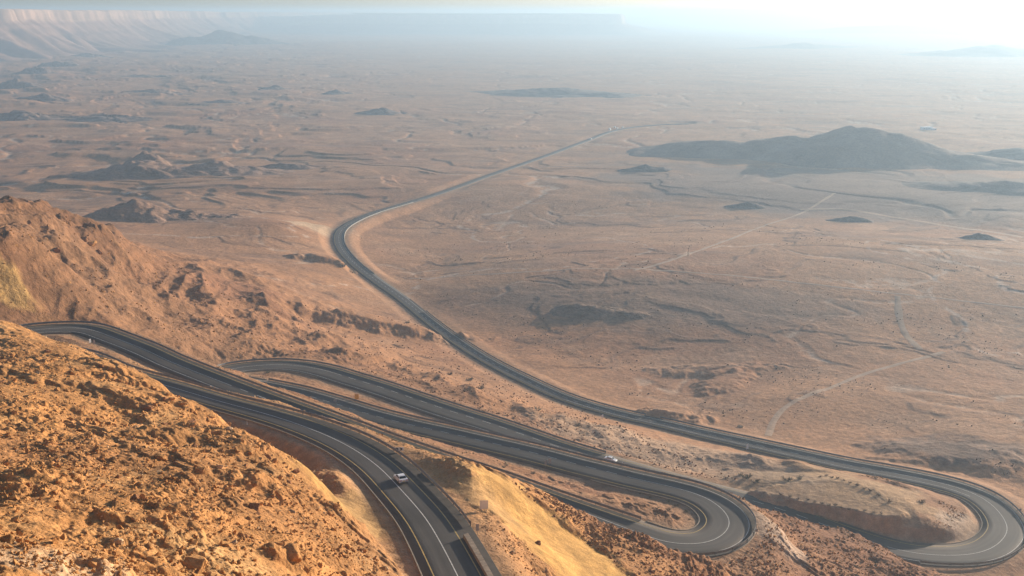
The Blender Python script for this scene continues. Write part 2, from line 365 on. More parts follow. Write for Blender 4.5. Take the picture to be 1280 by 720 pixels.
for side, off in ((1, 0.3), (-1, 0.3)):
    w = RWD[k, 0 if side > 0 else 1] * off
    p = RC[k, :2] + NL[k] * (side * w)[:, None]
    sel = np.hypot(p[:, 0], p[:, 1]) < 950
    if side > 0: cx += [(a, b, c - ZC) for (a, b), c in zip(p[sel], RC[k, 2][sel])]
C3 = np.array(cx); XY = C3[:, :2] / 100.0
def tps_k(d2): return np.where(d2 > 1e-12, 0.5 * d2 * np.log(np.maximum(d2, 1e-12)), 0)
D2 = ((XY[:, None] - XY[None]) ** 2).sum(-1); n = len(XY)
A = np.zeros((n + 3, n + 3)); A[:n, :n] = tps_k(D2) + np.eye(n) * 2e-4
A[:n, n] = 1; A[:n, n + 1:] = XY; A[n, :n] = 1; A[n + 1:, :n] = XY.T
SOL = np.linalg.solve(A, np.concatenate([C3[:, 2], [0, 0, 0]]))
GX0, GX1, GY0, GY1, GS = -460., 460., -60., 1240., 4.0
gx = np.arange(GX0, GX1 + 1, GS); gy = np.arange(GY0, GY1 + 1, GS)
TPS = np.zeros((len(gy), len(gx)))
for i, y in enumerate(gy):
    q = np.stack([gx, np.full_like(gx, y)], 1) / 100.0
    d2 = ((q[:, None] - XY[None]) ** 2).sum(-1)
    TPS[i] = tps_k(d2) @ SOL[:n] + SOL[n] + q @ SOL[n + 1:]
def tps_at(x, y):
    fx = np.clip((x - GX0) / GS, 0, len(gx) - 1.001); fy = np.clip((y - GY0) / GS, 0, len(gy) - 1.001)
    i = fx.astype(int); j = fy.astype(int); a = fx - i; b = fy - j
    return ((TPS[j, i] * (1 - a) + TPS[j, i + 1] * a) * (1 - b) + (TPS[j + 1, i] * (1 - a) + TPS[j + 1, i + 1] * a) * b)

def floor_z(x, y):               # the crater floor far out
    r = np.hypot(x, y)
    left = sstep(250, -900, x + 0.12 * (y - 1000)) * sstep(700, 1100, r)
    wx, wy = x + 60 * fbm(x, y, 260, 3, 8), y + 60 * fbm(x, y, 260, 3, 9)
    z = 3.0 * fbm(x, y, 420, 3, 3) + (.8 + 1.6 * left) * fbm(wx, wy, 130, 4, 11)
    z = z + left * 2.8 * np.maximum(ridged(wx, wy * .8, 300, 4, 21) - .1, -.6)
    z = z + .18 * fbm(x, y, 28, 2, 15) * sstep(1500, 700, r)
    # low escarpments with ragged edges
    q = fbm(wx + 900, wy * 1.3, 330, 5, 77, .55)
    z = z + (.9 + 2.4 * left) * (sstep(.10, .20, q) + .7 * sstep(.5, .58, q)) * sstep(600, 1000, r)
    q = fbm(wx - 500, wy * 1.6, 150, 4, 177, .55)
    z = z + (.4 + 1.0 * left) * sstep(.2, .34, q) * sstep(500, 800, r)
    # dry wash beds cut a little into the plain
    z = z - 1.3 * sstep(.07, .0, np.abs(fbm(wx, wy, 380, 4, 63))) * sstep(450, 650, r)
    z = z + 9 * sstep(2500, 7000, r) * fbm(x, y, 1500, 3, 41)
    return z
def near_detail(x, y, cell):
    z = 0
    for lam, amp, sd_ in ((34, 1.1, 1), (15, .7, 2), (7, .5, 3)):
        z = z + amp * pn(x / lam, y / lam, 100 + sd_) * sstep(1.2, 3.0, lam / cell)
    for lam, amp, sd_ in ((3.6, .24, 4), (1.9, .17, 5), (1.0, .11, 6), (.55, .07, 7)):   # knobbly: rounded lumps with sharp creases between
        z = z + amp * (2.2 * np.abs(pn(x / lam, y / lam, 100 + sd_)) - .6) * sstep(1.2, 3.0, lam / cell)
    return z

# polar sheet: fine where the photograph looks, coarse elsewhere
az = np.concatenate([np.linspace(-180, -36, 48, endpoint=False), np.linspace(-36, -28, 60, endpoint=False), np.linspace(-28, 28, 1290, endpoint=False),
                     np.linspace(28, 36, 60, endpoint=False), np.linspace(36, 180, 49)]) * math.pi / 180
rr = [6.0]
while rr[-1] < 25000:
    r = rr[-1]
    st = 1.5 if r < 75 else (0.21 if r < 140 else (0.0015 * r if r < 420 else (0.0019 * r if r < 1500 else 0.0050 * r)))
    rr.append(r + st)
rr = np.array(rr)
NR, NC = len(rr), len(az)
RR, AZ = np.meshgrid(rr, az, indexing='ij')
X = RR * np.sin(AZ); Y = RR * np.cos(AZ)
cell = np.broadcast_to((np.gradient(rr))[:, None], X.shape)
zt = tps_at(X, Y)
near_w = sstep(1220, 960, np.hypot(X * 1.0, Y)) * sstep(455, 380, np.abs(X)) * sstep(-55, -20, Y)
behind = sstep(30, -30, Y)
fl = floor_z(X, Y) - ZC
zf = fl * (1 - behind) + (-3.0) * behind
Z = zf * (1 - near_w) + zt * near_w
lim_ = -0.60 * Y - 1.2
Z = np.where((Y > 0) & (np.abs(AZ) < R(40)), np.where(RR < 78, np.minimum(Z, lim_), np.minimum(Z, lim_ + np.maximum(RR - 78, 0) * .6)), Z)
SMOOTH = np.zeros(X.shape)
def smooth_zone(u, v, h, rad, st, ro, w=1.0):
    global SMOOTH
    x0, y0, _ = at(u, v, h); c, s = math.cos(ro), math.sin(ro)
    dx, dy = X - x0, Y - y0; a = (dx * c + dy * s) / st; b = -dx * s + dy * c
    d = np.sqrt(a * a + b * b) / rad + .2 * pn(X / (rad * .4), Y / (rad * .4), 5)
    SMOOTH = np.maximum(SMOOTH, sstep(1.0, .7, d) * w)
smooth_zone(700, 680, 102, 15, 2.0, R(-52)); smooth_zone(612, 628, 94, 7, 1.6, R(-50)); smooth_zone(1040, 612, 157, 30, 1.5, R(-20)); smooth_zone(460, 640, 91, 12, 2.2, R(70), .8)
ROUGHZ = 1.0 + 0 * X
def rough_zone(u, v, h, rad, st, ro, w=1.0):
    global ROUGHZ
    x0, y0, _ = at(u, v, h); c, s = math.cos(ro), math.sin(ro)
    dx, dy = X - x0, Y - y0; a = (dx * c + dy * s) / st; b = -dx * s + dy * c
    d = np.sqrt(a * a + b * b) / rad + .25 * fbm(X, Y, rad * .5, 3, 6)
    ROUGHZ = ROUGHZ + w * sstep(1.0, .6, d)
rough_zone(1100, 690, 149, 30, 1.6, R(-40), 1.3); rough_zone(780, 668, 118, 12, 3.2, R(-38), 1.3); rough_zone(620, 660, 100, 12, 2.4, R(-60), .4)
rough_zone(150, 380, 130, 80, 1.6, R(-20), 1.3); rough_zone(60, 290, 100, 40, 1.5, 0, 1.0); rough_zone(560, 500, 160, 60, 2.2, R(-40), .5)
# road bed
BLI = np.array([0, 2, 3, 11, 12, 14, 16, 75, 76, 86, 87, 116.]); BLL = np.array([5, 5, 5, 5, 9, 9, 11, 11, 3.2, 4, 9, 11.]); BLR = np.array([9, 9, 9, 9, 9, 9, 9, 11, 11, 11, 11, 11.])
dmin = np.full(X.shape, 1e9, np.float32); zr = np.zeros(X.shape, np.float32); lat = np.zeros(X.shape, np.float32); hw = np.zeros(X.shape, np.float32); rid = np.zeros(X.shape, np.float32)
D = 40.0; CH = 10
for a in range(0, len(RC) - 1, CH):
    b = min(a + CH + 1, len(RC)); P = RC[a:b]
    cxm, cym = P[:, 0].mean(), P[:, 1].mean(); rc_ = math.hypot(cxm, cym); half = np.hypot(P[:, 0] - cxm, P[:, 1] - cym).max() + D
    i0, i1 = np.searchsorted(rr, [rc_ - half, rc_ + half]); th = math.atan2(cxm, cym); da = math.asin(min(1, half / rc_))
    j0, j1 = np.searchsorted(az, [th - da, th + da])
    if i1 <= i0 or j1 <= j0: continue
    sx, sy = X[i0:i1, j0:j1], Y[i0:i1, j0:j1]
    dm, zz, ll, hh, ii = (q[i0:i1, j0:j1] for q in (dmin, zr, lat, hw, rid))
    for m in range(a, b - 1):
        dx, dy = sx - RC[m, 0], sy - RC[m, 1]
        al = dx * T[m, 0] + dy * T[m, 1]; t = np.clip(al / STEP, 0, 1)
        qx, qy = dx - t * (RC[m + 1, 0] - RC[m, 0]), dy - t * (RC[m + 1, 1] - RC[m, 1])
        side = dx * NL[m, 0] + dy * NL[m, 1]
        w_ = np.where(side > 0, RWD[m, 0], RWD[m, 1])
        e = np.hypot(qx, qy)
        u_ = e < dm
        dm[u_] = e[u_]; zz[u_] = (RC[m, 2] + t * (RC[m + 1, 2] - RC[m, 2]))[u_]; ll[u_] = side[u_]; hh[u_] = w_[u_]; ii[u_] = RI[m]
over = dmin - hw                                  # metres outside the asphalt edge
far_k = np.clip(RR / 600, 1, 3)
bl = np.where(lat > 0, np.interp(rid, BLI, BLL), np.interp(rid, BLI, BLR))
wroad = sstep(bl, 0, over - 1.3 * far_k)
zbed = zr - ZC - 0.22 * np.clip(far_k, 1, 2) - 0.05 * np.clip(over, 0, 3)
det = near_detail(X, Y, cell) * ROUGHZ * (.45 + .75 * sstep(-.35, .5, fbm(X, Y, 19, 4, 93, .6)))
fgm = sstep(-5, 40, 0.0 + (300 - RR))             # foreground rock is rougher
lq = fbm(X + .4 * Y, Y, 30, 5, 161, .55); det = det + (.48 * sstep(.08, .19, lq) + .42 * sstep(.32, .42, lq)) * sstep(420, 300, RR) * (Y < 300) * (1 - SMOOTH)
rough = (0.6 + 0.6 * fgm) * sstep(1300, 500, RR) * (.3 + .7 * sstep(9, 26, Z + ZC)) * (1 - .85 * SMOOTH)
gul = ridged(X * .8 - Y * .3, Y * .5 + X * .4, 46, 4, 91) * sstep(290, 380, RR) * sstep(900, 560, RR) * sstep(6, 30, Z + ZC) * sstep(9, 42, over)
det = det + (4.2 + 2.2 * sstep(45, 80, Z + ZC)) * gul / np.maximum(rough, .2) * (1 - SMOOTH)
Z = Z * (1 - wroad) + zbed * wroad + det * rough * np.clip(sstep(0.5, 9, over), 0, 1) * sstep(-25, 5, Y)
ZW = Z + ZC
# the levelled oval pad inside the third hairpin, with a sharp rim above the road
PADP = [at(u, v, 157.2)[:2] for u, v in ((940,611),(975,618.5),(1010,625.5),(1050,633.5),(1085,640),(1120,643),(1128,637),(1110,626),(1088,613),(1060,602),(1030,596.5),(1000,599),(965,604))]
pc = np.array(PADP); bi = np.argwhere(np.hypot(X - pc[:, 0].mean(), Y - pc[:, 1].mean()) < 75); bx, by = X[bi[:, 0], bi[:, 1]], Y[bi[:, 0], bi[:, 1]]
def in_xy(x, y, P):
    c = np.zeros(x.shape, bool)
    for (x1, y1), (x2, y2) in zip(P, P[1:] + P[:1]):
        c ^= ((y1 > y) != (y2 > y)) & (x < (x2 - x1) * (y - y1) / ((y2 - y1) + 1e-9) + x1)
    return c
FLATP = [at(u, v, 157.2)[:2] for u, v in ((905,592),(950,622),(1010,638),(1060,648),(1120,664),(1180,668),(1225,650),(1212,626),(1150,602),(1067,585),(1000,573),(945,564))]
fl_ = in_xy(bx, by, FLATP)
cap = ZC - 157.4 + .55 * fbm(bx, by, 12, 4, 96, .6)
zz_ = ZW[bi[:, 0], bi[:, 1]]; ZW[bi[:, 0], bi[:, 1]] = np.where(fl_, np.minimum(zz_, cap), zz_)
dd_ = np.full(bx.shape, 1e9)
for (x1, y1), (x2, y2) in zip(PADP, PADP[1:] + PADP[:1]):
    t_ = np.clip(((bx - x1) * (x2 - x1) + (by - y1) * (y2 - y1)) / ((x2 - x1) ** 2 + (y2 - y1) ** 2), 0, 1)
    dd_ = np.minimum(dd_, np.hypot(bx - x1 - t_ * (x2 - x1), by - y1 - t_ * (y2 - y1)))
sg = np.where(in_xy(bx, by, PADP), dd_, -dd_) + 1.5 * fbm(bx, by, 9, 4, 94, .6)
w_ = sstep(-2.2, .6, sg); ZW[bi[:, 0], bi[:, 1]] = ZW[bi[:, 0], bi[:, 1]] * (1 - w_) + (ZC - 157.8 + .12 * fbm(bx, by, 7, 3, 95) + .15 * sstep(2.5, .5, sg) * sstep(-1, 1, sg)) * w_
# relief of the plain between the lowest leg and the far floor
pw = sstep(420, 560, RR) * sstep(1250, 1000, RR) * sstep(28, 10, ZW) * sstep(3, 34, over)
wx_, wy_ = X + 40 * fbm(X, Y, 160, 3, 8), Y + 40 * fbm(X, Y, 160, 3, 9)
rel = 1.0 * fbm(wx_, wy_ * 1.2, 95, 5, 121, .55) + .9 * np.maximum(ridged(wx_, wy_ * 1.3, 85, 4, 131) - .2, -.5)
q_ = fbm(wx_ + 300, wy_ * 1.5, 150, 5, 141, .58); rel = rel + 2.2 * sstep(.16, .26, q_) + 1.4 * sstep(.42, .5, q_)
rel = rel + .9 * fbm(X, Y, 22, 3, 151, .6) - 1.8 * sstep(.05, .0, np.abs(fbm(wx_, wy_, 230, 4, 64)))
ZW = ZW + .19 * rel * pw
# a hump added beyond the first leg's rail to cast shade on the road
def bump(u, v, h, rad, hgt, stretch=1.0, rot=0.0):
    global ZW
    x0, y0, _ = at(u, v, h); c, s = math.cos(rot), math.sin(rot)
    dx, dy = X - x0, Y - y0; a = (dx * c + dy * s) / stretch; b = -dx * s + dy * c
    d = np.sqrt(a * a + b * b) / rad + 0.24 * fbm(X, Y, rad * .9, 4, 55, .55)
    ZW = ZW + hgt * sstep(1.0, .25, d) * sstep(0.2, 2.0, over)
bump(535, 573, 93.0, 3.0, .5, 1.4, R(-40))
for (u, v, h, rad, hgt, st, ro) in ((480,414,176,17,5.0,3.4,R(6)),(340,395,156,14,3.5,1.8,0),(845,519,177,12,3,1.8,R(-25)),(400,332,178,14,4,2,0),
        (60,330,100,8,4,1.5,.3),(85,300,108,6,4,1.2,0),(120,305,112,7,5,1.3,.4),(30,262,96,7,3,2,.2),(1185,575,174,24,3.0,1.9,R(-25)),(905,475,181,16,2.2,2.0,R(60)),(890,455,181,14,2.0,3,0),(372,703,66,3.6,1.2,1.6,.9),(345,690,63,2.2,1.0,1.5,.2),(20,690,44,3.5,1.3,1.6,.3),(95,525,70,4,1.0,1.8,.4),(205,565,71,4.5,1.1,1.7,.6),(305,610,68,4,1.0,1.7,.9),(140,640,55,3,.8,1.8,.5),(255,650,61,3.4,.9,1.6,.7),(40,610,54,3.2,.9,1.7,.2),(60,480,73,5,1.2,1.9,.3),(170,500,79,4,1.0,1.8,.5)):
    bump(u, v, h, rad, hgt, st, ro)
LUTZ = ZW

def ground(x, y):                # height of the sheet at a place
    a = math.atan2(x, y); r = math.hypot(x, y)
    j = int(np.clip(np.searchsorted(az, a) - 1, 0, NC - 2)); i = int(np.clip(np.searchsorted(rr, r) - 1, 0, NR - 2))
    fa = (a - az[j]) / (az[j + 1] - az[j]); fr = (r - rr[i]) / (rr[i + 1] - rr[i])
    return float((LUTZ[i, j] * (1 - fa) + LUTZ[i, j + 1] * fa) * (1 - fr) + (LUTZ[i + 1, j] * (1 - fa) + LUTZ[i + 1, j + 1] * fa) * fr)
def pick(u, v, rmin=40):         # first ground point along a line of sight
    x, y, dr = ray(u, v); a = math.atan2(x, y); hor = math.hypot(x, y)
    j = int(np.clip(np.searchsorted(az, a), 0, NC - 1))
    zz = ZC - dr / hor * rr
    i = np.argmax((LUTZ[:, j] >= zz) & (rr > rmin))
    if i == 0: i = NR - 1
    d1 = LUTZ[i, j] - zz[i]; d0 = LUTZ[i - 1, j] - zz[i - 1]; f = -d0 / (d1 - d0) if d1 != d0 else 0
    r = rr[i - 1] + f * (rr[i] - rr[i - 1])
    return np.array([r * math.sin(a), r * math.cos(a), ground(r * math.sin(a), r * math.cos(a))])

# soils, and two shaded places painted into them
U, V = proj(X, Y, np.minimum(ZW, ZC - 1)); RRx = RR
def mixc(c, col, w): return c * (1 - w[..., None]) + np.array(col) * w[..., None]
C = np.zeros(X.shape + (3,), np.float32); C[:] = (.425, .212, .100)
n1 = fbm(X, Y, 240, 4, 201); n2 = fbm(X, Y, 60, 5, 202, .6); n3 = fbm(X, Y, 14, 4, 203, .6); n4 = fbm(X * .45 + Y * .2, Y * 1.3, 90, 5, 204, .6)
C = mixc(C, (.355, .16, .076), sstep(.0, .7, n1) * .7)
C = mixc(C, (.49, .275, .15), sstep(.1, .8, n2) * .5)
C = mixc(C, (.28, .15, .088), sstep(.15, .75, n4) * .6 * sstep(450, 700, RR))
wash2 = sstep(.045, .0, np.abs(fbm(wx_, wy_, 230, 4, 64))) * pw
C = mixc(C, (.56, .39, .265), wash2 * .7 * sstep(-.1, .5, n3 + .2))
C = mixc(C, (.17, .095, .06), pw * sstep(.14, .2, q_) * sstep(.34, .22, q_) * .55)
wash = sstep(.035, .0, np.abs(fbm(X + 60 * fbm(X, Y, 260, 3, 8), Y + 60 * fbm(X, Y, 260, 3, 9), 380, 4, 63)))
C = mixc(C, (.55, .40, .29), wash * .75 * sstep(.0, .5, n3 + .3) * sstep(450, 650, RR))
midz = sstep(8, 40, ZW) * sstep(900, 600, RR)
C = mixc(C, (.295, .142, .066), midz * .85)
C = mixc(C, (.235, .105, .055), midz * sstep(.05, .7, n2) * .6)
upper = sstep(55, 85, ZW) * sstep(372, 330, RR)
spur = sstep(45, 80, ZW) * sstep(360, 390, RR)
C = mixc(C, (.185, .088, .040), spur * .95)
C = mixc(C, (.30, .155, .068), spur * sstep(.1, .7, n3) * .5)
C = mixc(C, (.44, .212, .073), upper)
C = mixc(C, (.33, .155, .06), upper * sstep(.05, .8, n2) * .35)
C = mixc(C, (.50, .285, .115), upper * sstep(.2, .9, n3) * .4)
def zone(u, v, h, rad, col, w=1.0, soft=.5, st=1.0, ro=0.0, sd_=5):
    global C
    x0, y0, _ = at(u, v, h); c, s = math.cos(ro), math.sin(ro)
    dx, dy = X - x0, Y - y0; a = (dx * c + dy * s) / st; b = -dx * s + dy * c
    d = np.sqrt(a * a + b * b) / rad + .22 * pn(X / (rad * .4), Y / (rad * .4), sd_) + .1 * pn(X / (rad * .12), Y / (rad * .12), sd_ + 1)
    C = mixc(C, col, sstep(1.0, 1 - soft, d) * w)
zone(700, 680, 102, 15, (.52, .29, .085), .95, .25, 2.0, R(-52), 5)
zone(62, 668, 46, 7, (.56, .40, .25), .6, .7, 1.8, .4, 41)
zone(250, 690, 58, 9, (.52, .32, .14), .5, .7, 1.5, .2, 43)
zone(60, 560, 60, 14, (.33, .155, .06), .6, .7, 1.6, .4, 45)
zone(330, 660, 66, 10, (.36, .17, .06), .5, .7, 1.6, .9, 47)
zone(612, 628, 94, 7, (.48, .275, .095), .9, .4, 1.6, R(-50), 7)
zone(8, 362, 100, 8, (.44, .26, .09), 1, .4, 1.4, .4, 9)
zone(460, 640, 91, 12, (.42, .25, .075), .8, .5, 2.2, R(70), 11)
zone(1040, 612, 157, 26, (.46, .285, .15), .95, .3, 1.5, R(-20), 13)
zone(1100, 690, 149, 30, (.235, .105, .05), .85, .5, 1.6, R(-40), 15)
zone(780, 668, 118, 14, (.27, .12, .05), .85, .4, 3.0, R(-38), 17)
zone(960, 665, 131, 8, (.50, .36, .26), .8, .4, 2.0, R(-60), 19)
zone(1150, 240, 184, 200, (.22, .155, .12), .8, .35, 2.2, R(-25), 31)  # slope in shade right of the ridge, painted dark
zone(1190, 570, 176, 26, (.17, .11, .08), .8, .5, 1.6, R(-25), 33)  # shadowed hollow beyond the lowest leg, painted as a dark patch
zone(830, 385, 182, 60, (.23, .14, .09), .7, .5, 2.5, R(-10), 35)
zone(1215, 668, 166, 12, (.50, .36, .25), .9, .4, 1.2, 0, 21)
zone(830, 575, 165, 30, (.46, .32, .21), .6, .5, 2.4, R(-35), 23)
zone(400, 290, 183, 26, (.52, .36, .22), .9, .4, 1.4, R(40), 25)
zone(150, 400, 130, 60, (.30, .155, .075), .6, .5, 1.6, R(-20), 27)
strata = np.sin(ZW / 1.1 + 2.2 * fbm(X, Y, 50, 3, 171)) * .6 + np.sin(ZW / .37 + 3 * fbm(X, Y, 30, 3, 172)) * .4
C = C * (1 + .16 * strata * np.clip(spur + .5 * upper + .5 * midz, 0, 1))[..., None]
zone(545, 588, 93, 7, (.46, .27, .10), .85, .5, 1.6, R(-50), 51)
vg = sstep(4.2, 0.8, over) * sstep(1400, 900, RR)
C = mixc(C, (.40, .26, .155), vg * np.where(((lat > 0) & (rid > 14) & (rid < 35)) | ((lat > 0) & (rid > 57) & (rid < 72)) | ((lat < 0) & ((rid < 14) | (rid > 35) & (rid < 56) | (rid > 79) & (rid < 102))), .2, .75))
C = mixc(C, (.32, .195, .115), sstep(16, 3, over) * .35)
# dark gravel shoulder inside the rails
C = C * (1 + 0.12 * fbm(X, Y, 4, 2, 301))[..., None]
SMOOTH = np.clip(SMOOTH, 0, 1); rockiness = np.clip(.10 + .9 * sstep(10, 40, ZW) * sstep(950, 650, RR) - .3 * sstep(3, 0, over), 0, 1) * (1 - .8 * SMOOTH)
V3 = np.stack([X, Y, ZW], -1).reshape(-1, 3)
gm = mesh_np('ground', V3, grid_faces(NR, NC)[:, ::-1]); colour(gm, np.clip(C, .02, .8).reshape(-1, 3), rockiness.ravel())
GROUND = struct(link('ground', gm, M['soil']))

# ------------------------------------------------------------------ road surface, lines, kerb
def ribbon(idx, offs, dz):       # strip through the road samples at lateral offsets (left positive)
    P = RC[idx]; nl = NL[idx]
    V_ = np.stack([np.concatenate([P[:, :2] + nl * o[:, None], (P[:, 2] + z)[:, None]], 1) for o, z in zip(offs, dz)], 1)
    return V_.reshape(-1, 3), grid_faces(len(idx), len(offs))[:, ::-1]
allk = np.arange(len(RC))
L_, R_ = RWD[:, 0], RWD[:, 1]
V_, F_ = ribbon(allk, [L_ + .12, L_, L_ * .5, L_ * 0, -R_ * .5, -R_, -R_ - .12], [-.6, 0, .04, .06, .04, 0, -.6])
rm = mesh_np('road', V_, F_)
uvl = rm.uv_layers.new(name='UVMap'); vi = np.zeros(len(rm.loops), np.int32); rm.loops.foreach_get('vertex_index', vi)
ofs = np.stack([L_ + .12, L_, L_ * .5, L_ * 0, -R_ * .5, -R_, -R_ - .12], 1).ravel(); ln = np.repeat(SS, 7)
uvl.data.foreach_set('uv', np.stack([ofs[vi], ln[vi]], 1).astype(np.float32).ravel())
struct(link('road', rm, M['asphalt']))
def crown(o): return np.where(o > 0, .06 * (1 - np.clip(np.abs(o) / L_, 0, 1)), .06 * (1 - np.clip(np.abs(o) / R_, 0, 1)))
def line_mesh(pieces):
    vs, fs, n_ = [], [], 0
    for idx, off, w in pieces:
        o1, o2 = off[idx] + w / 2, off[idx] - w / 2
        v_, f_ = ribbon(idx, [o1, o2], [crown(off)[idx] + .018] * 2); vs.append(v_); fs.append(f_ + n_); n_ += len(v_)
    return np.concatenate(vs), np.concatenate(fs)
centre = np.zeros(len(RC))
yl, wp = [], []
eL, eR = L_ - 1.7, -(R_ - 3.2)
eR = np.where(RI < 13, -np.minimum(R_ - 1.1, 3.6), -(R_ - 1.8)); eR = smooth(eR[:, None], 12)[:, 0]
lim = RI < 111
kk = allk[lim]
yl.append((kk, eL, .2)); yl.append((kk[RI[kk] < 13], eR, .2)); wp.append((kk[RI[kk] >= 13], eR, .16))
solid = lambda i: (i < 13) | ((i > 15) & (i < 24)) | ((i > 34) & (i < 46)) | ((i > 56) & (i < 64)) | ((i > 78) & (i < 90))
per = int(7.6 / STEP)
run = []
for i in allk[lim]:
    on = solid(RI[i]) or (i % per) < per * 0.55
    if on: run.append(i)
    if (not on or i == allk[lim][-1]) and len(run) > 1: wp.append((np.array(run), centre, .17)); run = []
    elif not on: run = []
ex = allk[(RI > 87) & (RI < 97)]                # the extra lane before the last hairpin
wp.append((ex, eL * .5, .14))
v_, f_ = line_mesh(wp); struct(link('white_road_markings', mesh_np('white_road_markings', v_, f_), M['white_line']))
v_, f_ = line_mesh(yl); struct(link('yellow_road_markings', mesh_np('yellow_road_markings', v_, f_), M['yellow_line']))
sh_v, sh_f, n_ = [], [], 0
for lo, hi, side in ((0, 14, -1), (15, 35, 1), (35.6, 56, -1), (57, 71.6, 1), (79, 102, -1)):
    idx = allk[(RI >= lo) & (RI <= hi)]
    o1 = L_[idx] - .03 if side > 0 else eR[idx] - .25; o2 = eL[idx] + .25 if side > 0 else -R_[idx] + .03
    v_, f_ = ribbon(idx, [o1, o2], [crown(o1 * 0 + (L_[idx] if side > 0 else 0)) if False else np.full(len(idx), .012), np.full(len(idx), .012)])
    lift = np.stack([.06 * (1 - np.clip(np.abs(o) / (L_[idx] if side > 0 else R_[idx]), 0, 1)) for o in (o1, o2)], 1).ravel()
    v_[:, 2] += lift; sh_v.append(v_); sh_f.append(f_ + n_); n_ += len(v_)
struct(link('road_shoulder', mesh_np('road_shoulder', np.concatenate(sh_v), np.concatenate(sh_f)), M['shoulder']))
kb_v, kb_f, n_ = [], [], 0
for lo, hi, side in ((0, 14, 1), (35, 47, 1), (79, 92, 1), (14, 20, -1), (56, 63, -1)):
    idx = allk[(RI >= lo) & (RI <= hi)]; o = L_[idx] if side > 0 else -R_[idx]
    P = RC[idx]; nl = NL[idx]; prof = [(0.02, -.3), (0.02, .14), (.24, .15), (.24, -.3)]
    vv = np.stack([np.concatenate([P[:, :2] + nl * (o + side * a)[:, None], (P[:, 2] + b)[:, None]], 1) for a, b in prof], 1).reshape(-1, 3)
    ff = grid_faces(len(idx), 4); ff = ff if side > 0 else ff[:, ::-1]
    kb_v.append(vv); kb_f.append(ff + n_); n_ += len(vv)
struct(link('kerb', mesh_np('kerb', np.concatenate(kb_v), np.concatenate(kb_f), False), M['kerb']))

# ------------------------------------------------------------------ guardrails
POST = MB().box((0, 0, .37), (.12, .16, 1.34)).mesh('post'); POST.materials.append(M['steel'])
def guardrail(lo, hi, side, label, inset=.15, spacing=4.0, top=1.1, low=.40):
    idx = allk[(RI >= lo) & (RI <= hi)]
    o = (L_[idx] - inset) if side > 0 else -(R_[idx] - inset)
    P = RC[idx]; nl = NL[idx] * side                # nl points away from the road
    base = np.concatenate([P[:, :2] + NL[idx] * o[:, None], P[:, 2:]], 1)
    g = empty('guardrail', tuple(base[len(base) // 2]))
    org = np.array(g.location)
    m_ = (top + low) / 2; q = (top - low) / 4
    prof = [(-.02, low), (-.09, m_ - q * 1.3), (-.09, m_ - q * .7), (-.02, m_), (-.09, m_ + q * .7), (-.09, m_ + q * 1.3), (-.02, top), (.02, top), (.02, low), (-.02, low)]
    vv = np.stack([np.concatenate([base[:, :2] + nl * a, base[:, 2:] + b], 1) for a, b in prof], 1).reshape(-1, 3) - org
    ff = grid_faces(len(idx), len(prof)); ff = ff if side > 0 else ff[:, ::-1]
    link('beam', mesh_np('beam', vv, ff, False), M['steel'], g)
    ln_ = len(idx) * STEP; cnt = min(100, int(ln_ / spacing) + 1)
    first = None
    for q_ in np.linspace(0, len(idx) - 1, cnt).astype(int):
        p = bpy.data.objects.new('post', POST) if first is None else first.copy()
        first = first or p; COL.objects.link(p); p.parent = g
        b = base[q_] - org; p.location = (b[0] + nl[q_, 0] * .1, b[1] + nl[q_, 1] * .1, b[2])
        p.rotation_euler = (0, 0, math.atan2(T[idx[q_], 1], T[idx[q_], 0]))
    return tag(g, label, 'guardrail', 'steel guardrails along the winding road')
guardrail(3.2, 14, -1, 'steel guardrail on the outer edge of the nearest leg, beside the white car')
guardrail(15, 35, 1, 'steel guardrail along the second leg, from the far left bend to under the yellow slope')
guardrail(35.6, 56, -1, 'steel guardrail round the outside of the near right hairpin and along its leg back')
guardrail(57, 71.6, 1, 'steel guardrail round the small left hairpin and along the leg beyond it')
guardrail(79, 95.2, -1, 'steel guardrail round the big hairpin at the right edge and along its far side')
guardrail(95.5, 101.4, -1, 'steel guardrail on the valley side of the diagonal stretch of the lowest leg')

# white concrete barrier inside the far bend, and the stone parapet below the car
def barrier(name, lo, hi, side, off, prof, mat, seg, label, cat):
    idx = allk[(RI >= lo) & (RI <= hi)]
    o = (L_[idx] + off) if side > 0 else -(R_[idx] + off); nl = NL[idx] * side
    base = np.concatenate([RC[idx, :2] + NL[idx] * o[:, None], RC[idx, 2:]], 1); org = base[len(base) // 2].copy()
    g = empty(name, tuple(org))
    for a in range(0, len(idx) - 1, seg):
        s_ = slice(a, min(a + seg + 1, len(idx)))
        if len(base[s_]) < 2: continue
        bb = base[s_].copy(); 
        d = bb[-1] - bb[0]; L2 = np.linalg.norm(d); bb[0] += d / L2 * .04; bb[-1] -= d / L2 * .04
        vv = np.stack([np.concatenate([bb[:, :2] + nl[s_] * p, bb[:, 2:] + q], 1) for p, q in prof], 1).reshape(-1, 3) - org
        kf = len(prof); ff = grid_faces(len(bb), kf).tolist()
        nb = len(bb); ff += [list(range(kf))[::-1], list(range((nb - 1) * kf, nb * kf))]
        me = bpy.data.meshes.new('block'); me.from_pydata([tuple(p) for p in vv], [], ff); 
        bm = bmesh.new(); bm.from_mesh(me); bmesh.ops.recalc_face_normals(bm, faces=bm.faces); bm.to_mesh(me); bm.free()
        link('block', me, mat, g)
    return tag(g, label, cat)
barrier('stone_parapet', 0, 2.9, -1, -2.6, [(0, -.4), (0, .80), (.9, .84), (.9, -.5), (0, -.4)], M['parapet'], 2, 'beige stone parapet beside the nearest leg at the bottom edge of the photo', 'parapet')
